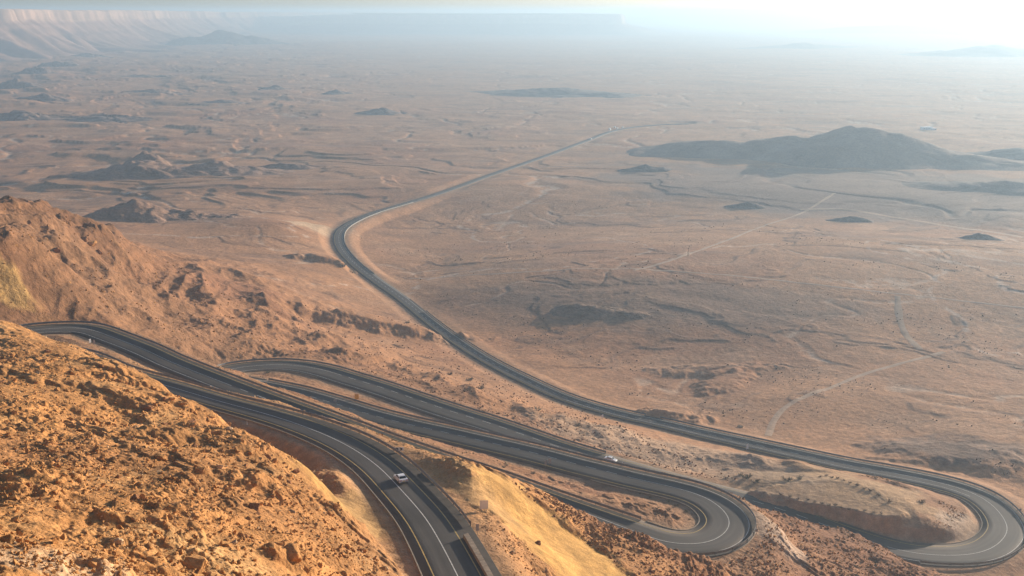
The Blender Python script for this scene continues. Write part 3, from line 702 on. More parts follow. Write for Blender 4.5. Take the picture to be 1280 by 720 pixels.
barrier('concrete_barrier', 103.2, 109.3, -1, -.55, [(0, -.3), (0, .12), (.14, .6), (.26, .6), (.4, .12), (.4, -.3), (0, -.3)], M['barrier'], 5, 'white concrete barrier inside the distant bend of the lowest leg', 'barrier')

# ------------------------------------------------------------------ hills, mesa and rim
def hill(name, u, v, h, wx, wy, func, rot=0.0, n=(180, 120), col=(.30, .185, .12), sink=1.5, dist=None):
    x0, y0, _ = at(u, v, h) if dist is None else (ray(u, v)[0] * dist, ray(u, v)[1] * dist, 0)
    a = np.linspace(-1, 1, n[0]); b = np.linspace(-1, 1, n[1]); B_, A_ = np.meshgrid(b, a, indexing='ij')
    c, s = math.cos(rot), math.sin(rot)
    lx, ly = A_ * wx, B_ * wy; wx_, wy_ = x0 + lx * c - ly * s, y0 + lx * s + ly * c
    if max(abs(wx_).max(), abs(wy_).max()) < 1e9:
        ii = np.clip(np.searchsorted(rr, np.hypot(wx_, wy_)), 0, NR - 1); jj = np.clip(np.searchsorted(az, np.arctan2(wx_, wy_)), 0, NC - 1)
        base = LUTZ[ii, jj]
    z = func(A_, B_, wx_, wy_)
    edge = np.maximum(np.abs(A_), np.abs(B_))
    zz = base + z - sink * (1 + 3 * sstep(.9, 1, edge))
    me = mesh_np(name, np.stack([wx_ - x0, wy_ - y0, zz], -1).reshape(-1, 3), grid_faces(*n[::-1]))
    nn = fbm(wx_, wy_, wy * .4, 4, 401)[..., None]
    colour(me, np.clip(np.array(col) * (1 + .25 * nn), .03, .7).reshape(-1, 3))
    o = struct(link(name, me, M['soil'])); o.location = (x0, y0, 0); return o
def cone(peaks, rg=.25, lam=30, seed=1):          # several peaks (a, b, radius a, radius b, height)
    def f(A_, B_, x, y):
        z = np.zeros(A_.shape)
        for (pa, pb, ra, rb, hh) in peaks:
            d = np.hypot((A_ - pa) / ra, (B_ - pb) / rb) + .13 * fbm(x, y, lam * 1.6, 3, seed)
            z = np.maximum(z, hh * np.clip(1 - d, 0, 1) ** 1.15)
        env = np.clip(z / max(p[4] for p in peaks), 0, 1)
        ero = ridged(x, y, lam, 3, seed + 5) * rg * max(p[4] for p in peaks) * .35 * np.sqrt(env)
        return z - ero * sstep(0, .15, env)
    return f
def mesa(top, aw, bw, soft, lam=60, seed=1, cliff=.45, rg=.15):
    def f(A_, B_, x, y):
        d = np.maximum(np.abs(A_) / aw, np.abs(B_) / bw) + .10 * fbm(x, y, lam * 2, 3, seed) + .04 * ridged(x, y, lam * .5, 2, seed + 3)
        t = sstep(1 + soft, 1.0, d)
        z = top * ((1 - cliff) * t + cliff * sstep(1.0 + .04, 1.0 - .02, d))
        return z + top * .02 * fbm(x, y, lam, 3, seed + 9) - rg * top * ridged(x, y, lam * .7, 3, seed + 4) * t * (1 - t) * 2
    return f
hill('hill', 205, 276, 176, 90, 55, cone([(-.25, 0, .55, .8, 20), (.15, .1, .8, .7, 11), (.55, 0, .45, .6, 5)], .5, 26, 3), R(6), col=(.285, .165, .105))
hill('hill', 225, 212, 178, 150, 90, cone([(-.30, .3, .3, .45, 26), (-.25, -.1, .75, .7, 19), (.25, 0, .7, .6, 17), (.6, .1, .4, .5, 9)], .4, 36, 8), R(4), col=(.30, .18, .12))
hill('hill', 350, 205, 178, 60, 22, cone([(0, 0, .95, .9, 10)], .3, 30, 18), 0, col=(.28, .17, .115))
hill('hill', 752, 396, 182, 46, 22, cone([(-.2, 0, .8, .8, 6.5), (.4, -.1, .6, .6, 4)], .3, 18, 12), R(-8), col=(.25, .155, .10))
hill('hill', 476, 142, 185, 62, 40, cone([(0, 0, .9, .9, 14)], .3, 30, 14), 0, col=(.2, .14, .11))
hill('hill', 420, 118, 185, 50, 40, cone([(0, 0, .9, .9, 13)], .3, 30, 15), 0, col=(.2, .14, .11))
hill('hill', 345, 112, 185, 60, 40, cone([(0, 0, .9, .9, 11)], .3, 30, 16), 0, col=(.2, .14, .11))
hill('hill', 806, 211, 184, 46, 24, cone([(0, 0, .9, .9, 9)], .3, 22, 17), 0, col=(.16, .12, .10))
hill('hill', 935, 252, 184, 34, 16, cone([(0, 0, .9, .9, 7)], .3, 18, 19), R(-12), col=(.16, .12, .10))
hill('hill', 1062, 271, 184, 34, 14, cone([(0, 0, .9, .9, 7)], .3, 18, 20), R(-12), col=(.16, .12, .10))
hill('hill', 1222, 302, 183, 32, 13, cone([(0, 0, .9, .9, 6.5)], .3, 18, 22), R(-8), col=(.15, .115, .10))
hill('ridge', 1035, 196, 184, 275, 125, cone([(-.55, .1, .6, .6, 22), (-.15, .1, .6, .6, 30), (.10, .05, .55, .8, 46), (.3, 0, .5, .6, 34), (.65, -.2, .45, .5, 16)], .2, 90, 30), R(-14), (260, 160), col=(.27, .185, .14))
hill('ridge', 1255, 236, 184, 130, 60, cone([(0, 0, .95, .9, 12)], .2, 60, 33), R(-20), col=(.2, .15, .125))
hill('ridge', 1270, 196, 184, 110, 60, cone([(0, 0, .95, .9, 13)], .2, 60, 34), R(-10), col=(.2, .15, .125))
hill('ridge', 690, 118, 185, 260, 120, cone([(0, 0, .9, .9, 20), (.5, -.3, .4, .4, 14)], .3, 80, 36), R(-14), (200, 120), col=(.22, .16, .13))
hill('hill', 278, 56, 185, 460, 300, cone([(0, 0, .75, .8, 88), (-.4, 0, .5, .6, 50), (.4, 0, .5, .6, 55)], .3, 150, 40), 0, (220, 140), col=(.13, .10, .085), dist=6400)
for q, (u, v, wx, hh) in enumerate(((20,110,90,26),(45,96,90,26),(70,84,110,30),(60,128,80,16),(130,150,110,11),(20,150,110,14),(110,72,120,26),(200,118,90,9),(180,98,110,11),(280,130,70,8),(1240,68,500,50),(1000,60,420,30))):
    d_ = 186 / ray(u, v)[2]
    hill('hill' if u < 500 else 'ridge', u, v, 185, wx, wx * .5, cone([(0, 0, .9, .9, hh), (-.45, .1, .5, .6, hh * .5)], .4, wx * .35, 50 + q), R(-10 + 7 * (q % 4)), (120, 80), col=(.24, .16, .12))

def wall_of_rim(name, pts, front, back, top_noise, seed, n_along=600, n_across=70, cliff=.4, col=(.40, .28, .20), colc=(.58, .43, .30)):
    # pts: (u, distance, top height above floor)
    P = np.array([(ray(u, 20)[0] * t, ray(u, 20)[1] * t, top) for u, t, top in pts])
    L = np.concatenate([[0], np.cumsum(np.linalg.norm(np.diff(P[:, :2], axis=0), axis=1))]); s = np.linspace(0, L[-1], n_along)
    Q = np.stack([np.interp(s, L, P[:, k_]) for k_ in range(3)], 1); Q = smooth(Q, 12)
    t = np.gradient(Q[:, :2], axis=0); t /= np.linalg.norm(t, axis=1)[:, None]; nrm = np.stack([t[:, 1], -t[:, 0]], 1)
    d = np.concatenate([-np.linspace(1, .12, 14) ** 1.5 * back, np.linspace(-.1, .1, 26) * front, np.linspace(.12, 1, 30) ** 1.3 * front]); d.sort()
    S_, Dd = np.meshgrid(s, d, indexing='ij')
    wob = (260 * fbm(S_, S_ * 0 + 3, 1100, 5, seed, .55) + 45 * fbm(S_ * 1.0, Dd * .3, 150, 5, seed + 2, .6)) * min(1, front / 1500)
    x = Q[:, None, 0] + nrm[:, None, 0] * (Dd + wob * (1 - sstep(.3, 1, Dd / front))); y = Q[:, None, 1] + nrm[:, None, 1] * (Dd + wob * (1 - sstep(.3, 1, Dd / front)))
    top = Q[:, None, 2] + top_noise * fbm(S_, Dd * .2, 900, 4, seed + 5)
    q = np.clip(Dd / front, 0, 1)
    prof = np.where(Dd <= 0, 1.0, (1 - cliff * sstep(0, .025, q)) - (1 - cliff) * (1 - (1 - q) ** 2.2))
    gull = ridged(S_ + .35 * Dd + 90 * fbm(S_, Dd, 500, 3, seed + 6), Dd * .35, 380, 5, seed + 7) * .17 * np.sin(math.pi * np.clip(q, 0, 1)) ** .7
    z = top * (prof - gull * (Dd > 0)) - 8
    me = mesh_np(name, np.stack([x, y, z], -1).reshape(-1, 3), grid_faces(n_along, len(d)))
    cw = sstep(.06, .0, q)[..., None] * (Dd > -30)[..., None]
    band = (1 + .25 * pn(z / 14, S_ / 900, 3))[..., None]
    cc = (np.array(col) * (1 - cw) + np.array(colc) * cw) * (1 + .2 * fbm(S_, Dd, 300, 3, seed + 8)[..., None]) * band
    colour(me, np.clip(cc, .03, .8).reshape(-1, 3))
    return struct(link(name, me, M['soil']))
wall_of_rim('crater_rim', [(-700,2700,205),(-300,3600,205),(0,4700,206),(100,5600,206),(210,7700,203),(300,10500,196),(420,14500,190),(560,19000,190)], 620, 1500, 6, 900, 1600, 110, .17, (.36, .20, .13), (.46, .29, .19))
wall_of_rim('far_mesa', [(300,10900,155),(430,10200,164),(560,9800,171),(680,9650,175),(768,9600,174),(774,10000,173),(776,12000,170)], 900, 2500, 13, 950, 420)
wall_of_rim('distant_ridge', [(700,20000,90),(860,18500,130),(930,18000,140),(1000,18500,105),(1120,18000,110),(1250,17500,90),(1500,17000,80)], 2500, 2500, 25, 980, 420, cliff=.1, col=(.25, .19, .15), colc=(.25, .19, .15))
wall_of_rim('distant_ridge', [(1000,10500,20),(1100,10000,70),(1200,9800,95),(1320,9500,95),(1500,9000,80)], 1500, 1500, 14, 990, 300, cliff=.1, col=(.22, .17, .14), colc=(.22, .17, .14))

# ------------------------------------------------------------------ dirt tracks
M['track'] = soil_material('pale track dirt', False, (.42, .28, .185), .2, .3)
def track(pts, width):
    P = np.array([pick(u, v) for u, v in pts]); P, _ = catmull(P, 3.0)
    t = np.gradient(P[:, :2], axis=0); t /= np.linalg.norm(t, axis=1)[:, None]; nl = np.stack([-t[:, 1], t[:, 0]], 1)
    V_ = []
    wv = width * (1 + .35 * pn(np.arange(len(P)) / 9., np.zeros(len(P)), 61))
    for o in (-.5, -.25, 0, .25, .5):
        q = P[:, :2] + nl * (o * wv)[:, None]
        V_.append([(a, b, ground(a, b) + .13 - .1 * (abs(o) > .4)) for a, b in q])
    V_ = np.array(V_).transpose(1, 0, 2).reshape(-1, 3)
    struct(link('dirt_track', mesh_np('dirt_track', V_, grid_faces(len(P), 5)), M['track']))
track([(512,348),(570,345),(640,341),(720,336),(800,336),(870,341),(940,347),(1030,357),(1120,367),(1200,376),(1290,386)], 2.6)
track([(792,338),(830,328),(865,316),(910,300),(960,280),(1010,262),(1045,240)], 3.2)
track([(960,545),(968,525),(985,507),(1040,484),(1080,468),(1120,456),(1180,440)], 3.0)
track([(1150,437),(1132,418),(1124,395),(1122,370)], 4)
track([(655,209),(720,208),(800,206),(870,206),(950,211),(1010,222)], 4)
track([(1000,262),(1060,262),(1120,272),(1200,285),(1280,297)], 6)

# ------------------------------------------------------------------ rocks
def rock_mesh(seed, npts=16, sub=0, amp=.06):
    rg = random.Random(seed); bm = bmesh.new()
    for _ in range(npts):
        v = Vector((rg.gauss(0, 1), rg.gauss(0, 1), rg.gauss(0, 1))).normalized()
        k_ = max(abs(v.x), abs(v.y), abs(v.z)); v = v * (0.62 + .38 / max(k_, .6) * .62)
        bm.verts.new((v.x * .5, v.y * .42, v.z * .33))
    r = bmesh.ops.convex_hull(bm, input=bm.verts)
    bmesh.ops.delete(bm, geom=[g for g in r['geom_interior'] if isinstance(g, bmesh.types.BMVert)], context='VERTS')
    if sub:
        bmesh.ops.bevel(bm, geom=bm.edges[:], offset=.025, segments=1, affect='EDGES', profile=.6)
        bmesh.ops.triangulate(bm, faces=bm.faces)
        bmesh.ops.subdivide_edges(bm, edges=bm.edges[:], cuts=sub, use_grid_fill=True)
        from mathutils import noise
        for v in bm.verts:
            v.co += v.normal * 0 + v.co.normalized() * (amp * noise.noise(v.co * 4 + Vector((seed, 0, 0))) + amp * .6 * noise.noise(v.co * 10))
    bmesh.ops.triangulate(bm, faces=bm.faces)
    me = bpy.data.meshes.new('boulder'); bm.to_mesh(me); bm.free(); return me
def in_poly(u, v, poly):
    c = np.zeros(u.shape, bool); n_ = len(poly)
    for i in range(n_):
        (x1, y1), (x2, y2) = poly[i], poly[(i + 1) % n_]
        c ^= ((y1 > v) != (y2 > v)) & (u < (x2 - x1) * (v - y1) / ((y2 - y1) + 1e-9) + x1)
    return c
# one mesh of countless small stones per slope
LOWS = []
for s_ in range(10):
    me = rock_mesh(500 + s_, 9); n_ = len(me.vertices); co = np.zeros(n_ * 3, np.float32); me.vertices.foreach_get('co', co)
    fc = np.array([tuple(p.vertices) for p in me.polygons], np.int32); LOWS.append((co.reshape(-1, 3), fc)); bpy.data.meshes.remove(me)
def stones(name, poly, count, smin, smax, mat, rmax=1e9, power=2.2, lam=11, thr=-.1):
    Uf, Vf = U, V
    ok = in_poly(Uf, Vf, poly) & (SMOOTH < RNG.random(SMOOTH.shape) * .9) & (over > 2.0) & (RR < rmax) & (RR > 60) & (np.abs(AZ) < R(30))
    cand = np.argwhere(ok)
    pickd = cand[RNG.integers(0, len(cand), count)]
    vs, fs, n_ = [], [], 0
    clump = fbm(X[pickd[:, 0], pickd[:, 1]], Y[pickd[:, 0], pickd[:, 1]], lam, 4, 71, .6)
    for (i, j), cl in zip(pickd, clump):
        if cl < RNG.normal(thr, .4 if thr < 0 else .12): continue
        co, fc = LOWS[RNG.integers(0, 10)]
        s_ = smin * (smax / smin) ** (RNG.random() ** power)
        q = RNG.normal(size=4); q /= np.linalg.norm(q); w_, x_, y_, z_ = q
        m_ = np.array([[1-2*(y_*y_+z_*z_), 2*(x_*y_-z_*w_), 2*(x_*z_+y_*w_)], [2*(x_*y_+z_*w_), 1-2*(x_*x_+z_*z_), 2*(y_*z_-x_*w_)], [2*(x_*z_-y_*w_), 2*(y_*z_+x_*w_), 1-2*(x_*x_+y_*y_)]])
        jx, jy = RNG.uniform(-.5, .5, 2) * .5
        p = np.array([X[i, j] + jx, Y[i, j] + jy, 0]); p[2] = ground(p[0], p[1]) + s_ * .12
        vs.append(co @ m_.T * s_ + p); fs.append(fc + n_); n_ += len(co)
    me = mesh_np(name, np.concatenate(vs), np.concatenate(fs), False)
    return struct(link(name, me, mat), 'stuff')
FG = [(-60, 425), (0, 412), (100, 442), (215, 492), (330, 548), (395, 588), (432, 645), (470, 690), (510, 760), (-60, 760)]
stones('scree', FG, 24000, .15, .8, M['rock'])
stones('scree', FG, 3500, .5, 1.5, M['rock'], power=3)
stones('scree', FG, 5000, .15, .6, M['rock_pale'])
stones('scree', [(430, 520), (520, 560), (640, 600), (780, 650), (860, 700), (860, 740), (560, 740), (600, 640), (500, 560)], 4500, .18, .7, M['rock'])
stones('scree', [(640, 603), (770, 650), (845, 690), (900, 740), (800, 740), (700, 660)], 3500, .3, 1.3, M['rock_red'])
stones('scree', [(640, 603), (770, 650), (845, 690), (900, 740), (800, 740), (700, 660)], 3500, .3, 1.1, M['rock'])
stones('scree', [(900, 590), (1060, 655), (1165, 722), (1165, 760), (860, 760), (870, 705), (950, 680)], 4500, .3, 1.4, M['rock_red'])
stones('scree', [(900, 590), (1060, 655), (1165, 722), (1165, 760), (860, 760), (870, 705), (950, 680)], 4500, .3, 1.2, M['rock'])
stones('scree', [(0, 400), (100, 395), (290, 450), (420, 500), (560, 540), (690, 558), (700, 600), (400, 520), (200, 475), (100, 440)], 6000, .25, 1.0, M['rock_pale'])
stones('scree', [(-40, 250), (60, 262), (160, 300), (300, 370), (420, 440), (300, 450), (130, 395), (-40, 392)], 7000, .4, 1.8, M['rock'])
stones('scree', [(300, 370), (520, 400), (700, 500), (900, 580), (940, 640), (760, 570), (420, 455)], 6000, .35, 1.5, M['rock_red'])
stones('desert_scrub', [(440, 300), (700, 250), (1280, 330), (1280, 600), (1100, 560), (800, 500), (620, 420), (500, 340)], 16000, .3, 1.4, M['leaf_dry'], power=2.5, lam=55, thr=.32)
stones('scree', [(930, 590), (1100, 595), (1210, 640), (1190, 662), (1100, 668), (1000, 640)], 900, .25, .9, M['rock'])

# individual boulders
BM_ = [rock_mesh(900 + s_, 14, 2, .07) for s_ in range(9)]
GRP = 'boulders lying on the rocky slopes'
def boulder(u, v, px, label, mat='rock', k_=None, rmin=40, sink=.25):
    p = pick(u, v, rmin); dist = math.hypot(p[1], ZC - p[2]); s_ = px / FPX * dist
    me0 = BM_[random.randrange(9) if k_ is None else k_]
    key = (me0.name, mat)
    if key not in BMAT:
        me = me0.copy(); me.materials.append(M[mat]); BMAT[key] = me
    o = bpy.data.objects.new('boulder', BMAT[key]); COL.objects.link(o)
    o.scale = (s_ * random.uniform(.9, 1.15), s_ * random.uniform(.85, 1.1), s_ * random.uniform(.85, 1.25))
    o.rotation_euler = (random.uniform(-.35, .35), random.uniform(-.35, .35), random.uniform(0, 6.28))
    o.location = (p[0], p[1], p[2] + s_ * (.33 - sink) * .8)
    return tag(o, label, 'boulder', GRP)
BMAT = {}
for u, v, px, lab, mat in (
 (184, 511, 19, 'dark square-cut boulder alone near the crest of the foreground slope', 'rock_red'),
 (200, 573, 18, 'rounded brown boulder with a long dark shadow in the middle of the foreground slope', 'rock'),
 (240, 532, 16, 'brown boulder near the crest just above two slabs on the foreground slope', 'rock'),
 (274, 586, 14, 'light ochre rounded boulder resting beside a darker one on the foreground slope', 'rock_pale'),
 (250, 589, 17, 'brown blocky boulder left of the light ochre rounded one', 'rock'),
 (318, 637, 23, 'large dark pyramid-shaped boulder near the right side of the foreground slope', 'rock_red'),
 (8, 675, 32, 'big ochre boulder cut by the left edge of the photo', 'rock'),
 (148, 678, 18, 'pointed pale boulder low on the foreground slope', 'rock_pale'),
 (243, 706, 40, 'long half-buried ochre slab at the bottom edge of the foreground slope', 'rock'),
 (365, 695, 38, 'broad outcrop block with dark hollows near the bottom of the foreground slope', 'rock'),
 (170, 623, 15, 'dark broken boulder amid a cluster on the foreground slope', 'rock_red'),
 (35, 607, 12, 'small dark brown boulder on the left of the foreground slope', 'rock_red'),
 (60, 440, 13, 'dark red boulder on the far crest of the foreground slope', 'rock_red'),
 (105, 300, 14, 'large dark boulder on the ridge at the far left, with rocks around it', 'rock_red'),
 (115, 306, 15, 'large lit ochre boulder touching the dark one on the far left ridge', 'rock'),
 (70, 314, 17, 'flat brown boulder on the far left ridge below the pair', 'rock_red'),
 (124, 316, 12, 'brown boulder downhill of the pair on the far left ridge', 'rock_red'),
 (36, 278, 9, 'small dark boulder high on the far left ridge', 'rock_red'),
 (640, 692, 13, 'pale rough boulder on the yellow slope below the car', 'rock_pale'),
 (672, 680, 12, 'dark green-brown boulder half way down the yellow slope', 'rock_red'),
 (925, 534, 9, 'pale boulder beside the lowest leg, beyond its guardrail', 'rock_pale')):
    boulder(u, v, px, lab, mat)
cnt = 0
cand = np.argwhere(in_poly(U, V, FG) & (over > 3) & (RR > 80) & (V > 440))
cand = cand[RNG.permutation(len(cand))]
for i, j in cand:
    u, v = U[i, j], V[i, j]
    if fbm(np.array([X[i, j]]), np.array([Y[i, j]]), 16, 2, 88)[0] < RNG.normal(.1, .35): continue
    px = 6 + 8 * RNG.random() ** 2 + 5 * max(0, (v - 480) / 240) * RNG.random()
    near = 'lower' if v > 600 else 'upper'
    side = 'left' if u < 140 else ('middle' if u < 280 else 'right')
    boulder(u, v, px, f'small angular ochre boulder among others on the {near} {side} part of the foreground slope', random.choice(['rock', 'rock', 'rock_red', 'rock_pale'] if cnt % 3 == 0 else ['rock']))
    cnt += 1
    if cnt >= 210: break

# ------------------------------------------------------------------ desert scrub
def shrub_proto(seed, mat):
    rg = random.Random(seed); lf = MB(); st = MB()
    for k_ in range(9):
        a = rg.uniform(0, 6.28); e = rg.uniform(.35, 1.2); L = rg.uniform(.35, .62)
        tip = (L * math.cos(a) * math.cos(e), L * math.sin(a) * math.cos(e), L * math.sin(e))
        st.tube((0, 0, -.1), tip, .02, .008, 5)
        for _ in range(34):
            t = rg.uniform(.35, 1.1); c = Vector((tip[0] * t + rg.gauss(0, .07), tip[1] * t + rg.gauss(0, .07), max(.03, tip[2] * t + rg.gauss(0, .06))))
            x_ = Vector((rg.gauss(0, 1), rg.gauss(0, 1), rg.gauss(0, 1))).normalized(); y_ = x_.orthogonal().normalized(); s_ = rg.uniform(.03, .06)
            lf.add([c - x_ * s_, c + y_ * s_ * .5, c + x_ * s_, c - y_ * s_ * .5], [(0, 1, 2, 3)])
    r = empty('shrub'); lf.build('foliage', mat, r); st.build('stem', M['stem'], r); return r
SH = [shrub_proto(1, M['leaf']), shrub_proto(2, M['leaf_dry']), shrub_proto(3, M['leaf']), shrub_proto(4, M['leaf_dry'])]
used = set()
def shrub(u, v, px, kind, label, group):
    p = pick(u, v); s_ = px / FPX * math.hypot(p[1], ZC - p[2]) / 1.0
    o = SH[kind] if kind not in used else copy_tree(SH[kind]); used.add(kind)
    o.location = (p[0], p[1], p[2]); o.scale = (s_ * random.uniform(.9, 1.2), s_ * random.uniform(.9, 1.2), s_ * random.uniform(.6, .85)); o.rotation_euler = (0, 0, random.uniform(0, 6.28))
    tag(o, label, 'shrub', group)
for u, v, px, k_ in ((976,619,6,1),(987,621,6,3),(997,624,5,1),(1010,625,6,3),(1018,628,6,1),(1027,630,7,3),(1036,632,6,1),(1044,632,7,3),(1052,635,6,1),(1061,637,6,3),(1070,638,6,1),(1081,639,6,3),(1092,641,6,1),(1102,642,6,3)):
    shrub(u, v, px, k_, 'low dry shrub in the row along the near rim of the pale oval pad', 'shrubs round the pale pad')
for u, v, px, k_ in ((1025,596,5,1),(1033,595,6,3),(1040,597,6,1),(1047,598,6,3),(1055,601,6,1),(1062,604,6,3),(1072,607,7,1),(1080,611,7,3),(1088,614,8,1),(1098,619,8,3),(1112,627,9,1)):
    shrub(u, v, px, k_, 'low dry shrub in the row along the far rim of the pale oval pad', 'shrubs round the pale pad')
for u, v, px, k_ in ((935,598,14,0),(944,603,13,2),(925,594,10,0),(984,600,14,2),(1000,599,11,0)):
    shrub(u, v, px, k_, 'dark grey-green shrub in the thicket at the left end of the pale pad', 'shrubs round the pale pad')
for u, v, px, k_ in ((800,617,6,1),(812,622,6,3),(825,620,6,0),(836,627,7,2),(846,632,8,1),(835,638,8,3),(858,640,7,0),(822,636,6,2),(806,632,6,1),(848,648,6,3),(862,650,5,0)):
    shrub(u, v, px, k_, 'small scrubby bush on the ground inside the near right hairpin', 'bushes inside the near right hairpin')
for u, v, px, k_, lab in ((588,476,11,0,'grey-green shrub between the fourth leg and the diagonal lowest leg, leftmost of its line'),(601,486,12,1,'dark brown shrub just right of the grey-green one between the two legs'),
        (562,469,10,3,'brown shrub on the slope left of the grey-green shrub'),(672,513,12,2,'dark shrub in the shallow gully above the fourth leg'),(722,532,11,1,'dark round shrub above the white marker post'),
        (736,534,8,3,'small brown shrub right of the dark round one'),(430,334,12,0,'green bush patch below the distant bend'),(440,341,11,2,'green bush right of the patch below the distant bend'),
        (336,466,8,0,'green shrub on the inside of the small left hairpin'),(630,585,9,0,'dark bush above the yellow slope beside the second leg'),(667,592,10,1,'brown bush at the foot of the two grey signs'),
        (510,404,8,1,'brown shrub beside the cliff edge near the diagonal leg'),(1095,598,9,3,'brown shrub on the verge between the pad and the lowest leg'),(1152,628,10,1,'large brown shrub on the right end of the island')):
    shrub(u, v, px, k_, lab, 'desert shrubs beside the road')

# ------------------------------------------------------------------ signs and posts
def face_cam(p): return math.atan2(p[1], p[0]) - math.pi / 2
def sign(name, u, v, pw, phh, clear, label, front=None, posts=1, turn=0.0, cat='road sign', chevron=False, rmin=40):
    p = pick(u, v, rmin) if not isinstance(u, tuple) else np.array(u)
    g = empty(name, tuple(p), face_cam(p) + turn)
    for k_ in range(posts):
        x = 0 if posts == 1 else (k_ - .5) * pw * .6
        MB().tube((x, .05, -.4), (x, .05, clear + phh * .95), .04).build('post', M['steel'], g)
    MB().box((0, 0, clear + phh / 2), (pw, .03, phh)).build('panel', front or M['sign_back'], g, .008)
    if chevron:
        c = MB(); 
        for k_ in range(2):
            x0 = -pw * .42 + k_ * pw * .42; w_ = pw * .2; zc = clear + phh / 2
            c.add([(x0, -.021, clear + .06), (x0 + w_, -.021, clear + .06), (x0 + 2 * w_, -.021, zc), (x0 + w_, -.021, zc)], [(0, 1, 2, 3)])
            c.add([(x0 + w_, -.021, zc + .002), (x0 + 2 * w_, -.021, zc + .002), (x0 + w_, -.021, clear + phh - .06), (x0, -.021, clear + phh - .06)], [(0, 1, 2, 3)])
        c.build('chevron', M['black'], g)
    return tag(g, label, cat, 'road signs along the winding road')
sign('road_sign', 605, 639, 1.6, 1.75, .5, 'large pale grey sign panel on two legs on the verge above the yellow slope', posts=2, front=M['white'])
sign('road_sign', 499, 566, 2.0, .8, .5, 'white and black chevron sign behind the guardrail, just up the bend from the white car', M['white'], 2, chevron=True)
sign('road_sign', 113, 431, .75, 1.3, .7, 'pale road sign on the island inside the far left bend, left of the pair', M['white'], turn=.5)
sign('road_sign', 118, 433, .65, 1.5, .8, 'grey road sign on the island inside the far left bend, right of the pair', M['sign_back'], turn=-.6)
sign('road_sign', 446, 500, 1.5, 2.0, .3, 'orange warning sign between the two middle legs of road', M['orange'])
sign('road_sign', 419, 504, .8, 1.0, .5, 'small white and black chevron sign where the third leg comes out from behind the slope', M['white'], chevron=True)
sign('road_sign', 682, 585, .75, 1.5, 1.0, 'grey sign back beside the third leg, left of a pair', M['sign_back'], turn=.3)
sign('road_sign', 687, 584, .75, 1.5, 1.2, 'grey sign back beside the third leg, right of a pair', M['sign_back'], turn=-.3)
sign('road_sign', 753, 524, 1.0, 1.2, .9, 'small white road sign on the verge of the diagonal lowest leg', M['white'], turn=.6)
sign('road_sign', 934, 563, 1.2, 2.2, .6, 'tall white road sign on the near verge of the lowest leg', M['white'], turn=.9)
def rail_sign(ri, side, label, w_=.65, hh=1.0, clear=.9, off=.3):
    k_ = int(np.argmin(np.abs(RI - ri))); o = (L_[k_] + off) if side > 0 else -(R_[k_] + off)
    p = (RC[k_, 0] + NL[k_, 0] * o, RC[k_, 1] + NL[k_, 1] * o, RC[k_, 2])
    a = math.atan2(T[k_, 1], T[k_, 0]) - math.pi / 2
    g = sign('curve_marker', p, 0, w_, hh, clear, label, M['sign_back'], turn=a - face_cam(p)); return g
rail_sign(2.9, -1, 'narrow grey-backed curve marker on the guardrail where the stone parapet begins', .6, 1.3, .5)
rail_sign(39.8, -1, 'grey-backed curve marker outside the near right hairpin', .7, .8, .5)
rail_sign(85.6, -1, 'grey-backed curve marker outside the big hairpin at the right edge', .8, .9, .5)
rail_sign(46.8, -1, 'grey-backed curve marker behind the rail on the leg leaving the near right hairpin', .5, .6, .5)
def delineator(u, v, hgt, label):
    p = pick(u, v); g = empty('marker_post', tuple(p), face_cam(p))
    MB().box((0, 0, hgt / 2 - .1), (.16, .08, hgt + .2), 0, .9).build('shaft', M['white'], g)
    MB().box((0, 0, hgt * .72), (.15, .09, .18)).build('reflector_band', M['black'], g)
    tag(g, label, 'marker post')
delineator(309, 531, 1.1, 'white marker post on the inner verge of the nearest leg')
delineator(757, 567, 1.5, 'white marker post beside the fourth leg, just above the far white car')
delineator(726, 291 + 181.5, .9, 'tiny white marker post on the verge of the diagonal leg')
def utility_pole(u, v, hgt, label):
    p = pick(u, v); g = empty('utility_pole', tuple(p), .4)
    MB().tube((0, 0, -.5), (0, 0, hgt), .2, .13).build('pole', M['wood'], g)
    MB().box((0, .12, hgt - .5), (1.8, .12, .14)).build('crossarm', M['wood'], g)
    for x in (-.75, 0, .75): MB().tube((x, .12, hgt - .43), (x, .12, hgt - .2), .05, .03).build('insulator', M['white'], g)
    tag(g, label, 'utility pole', 'utility poles on the crater floor')
utility_pole(860, 320, 6.0, 'lone dark utility pole on the crater floor beside the pale track')

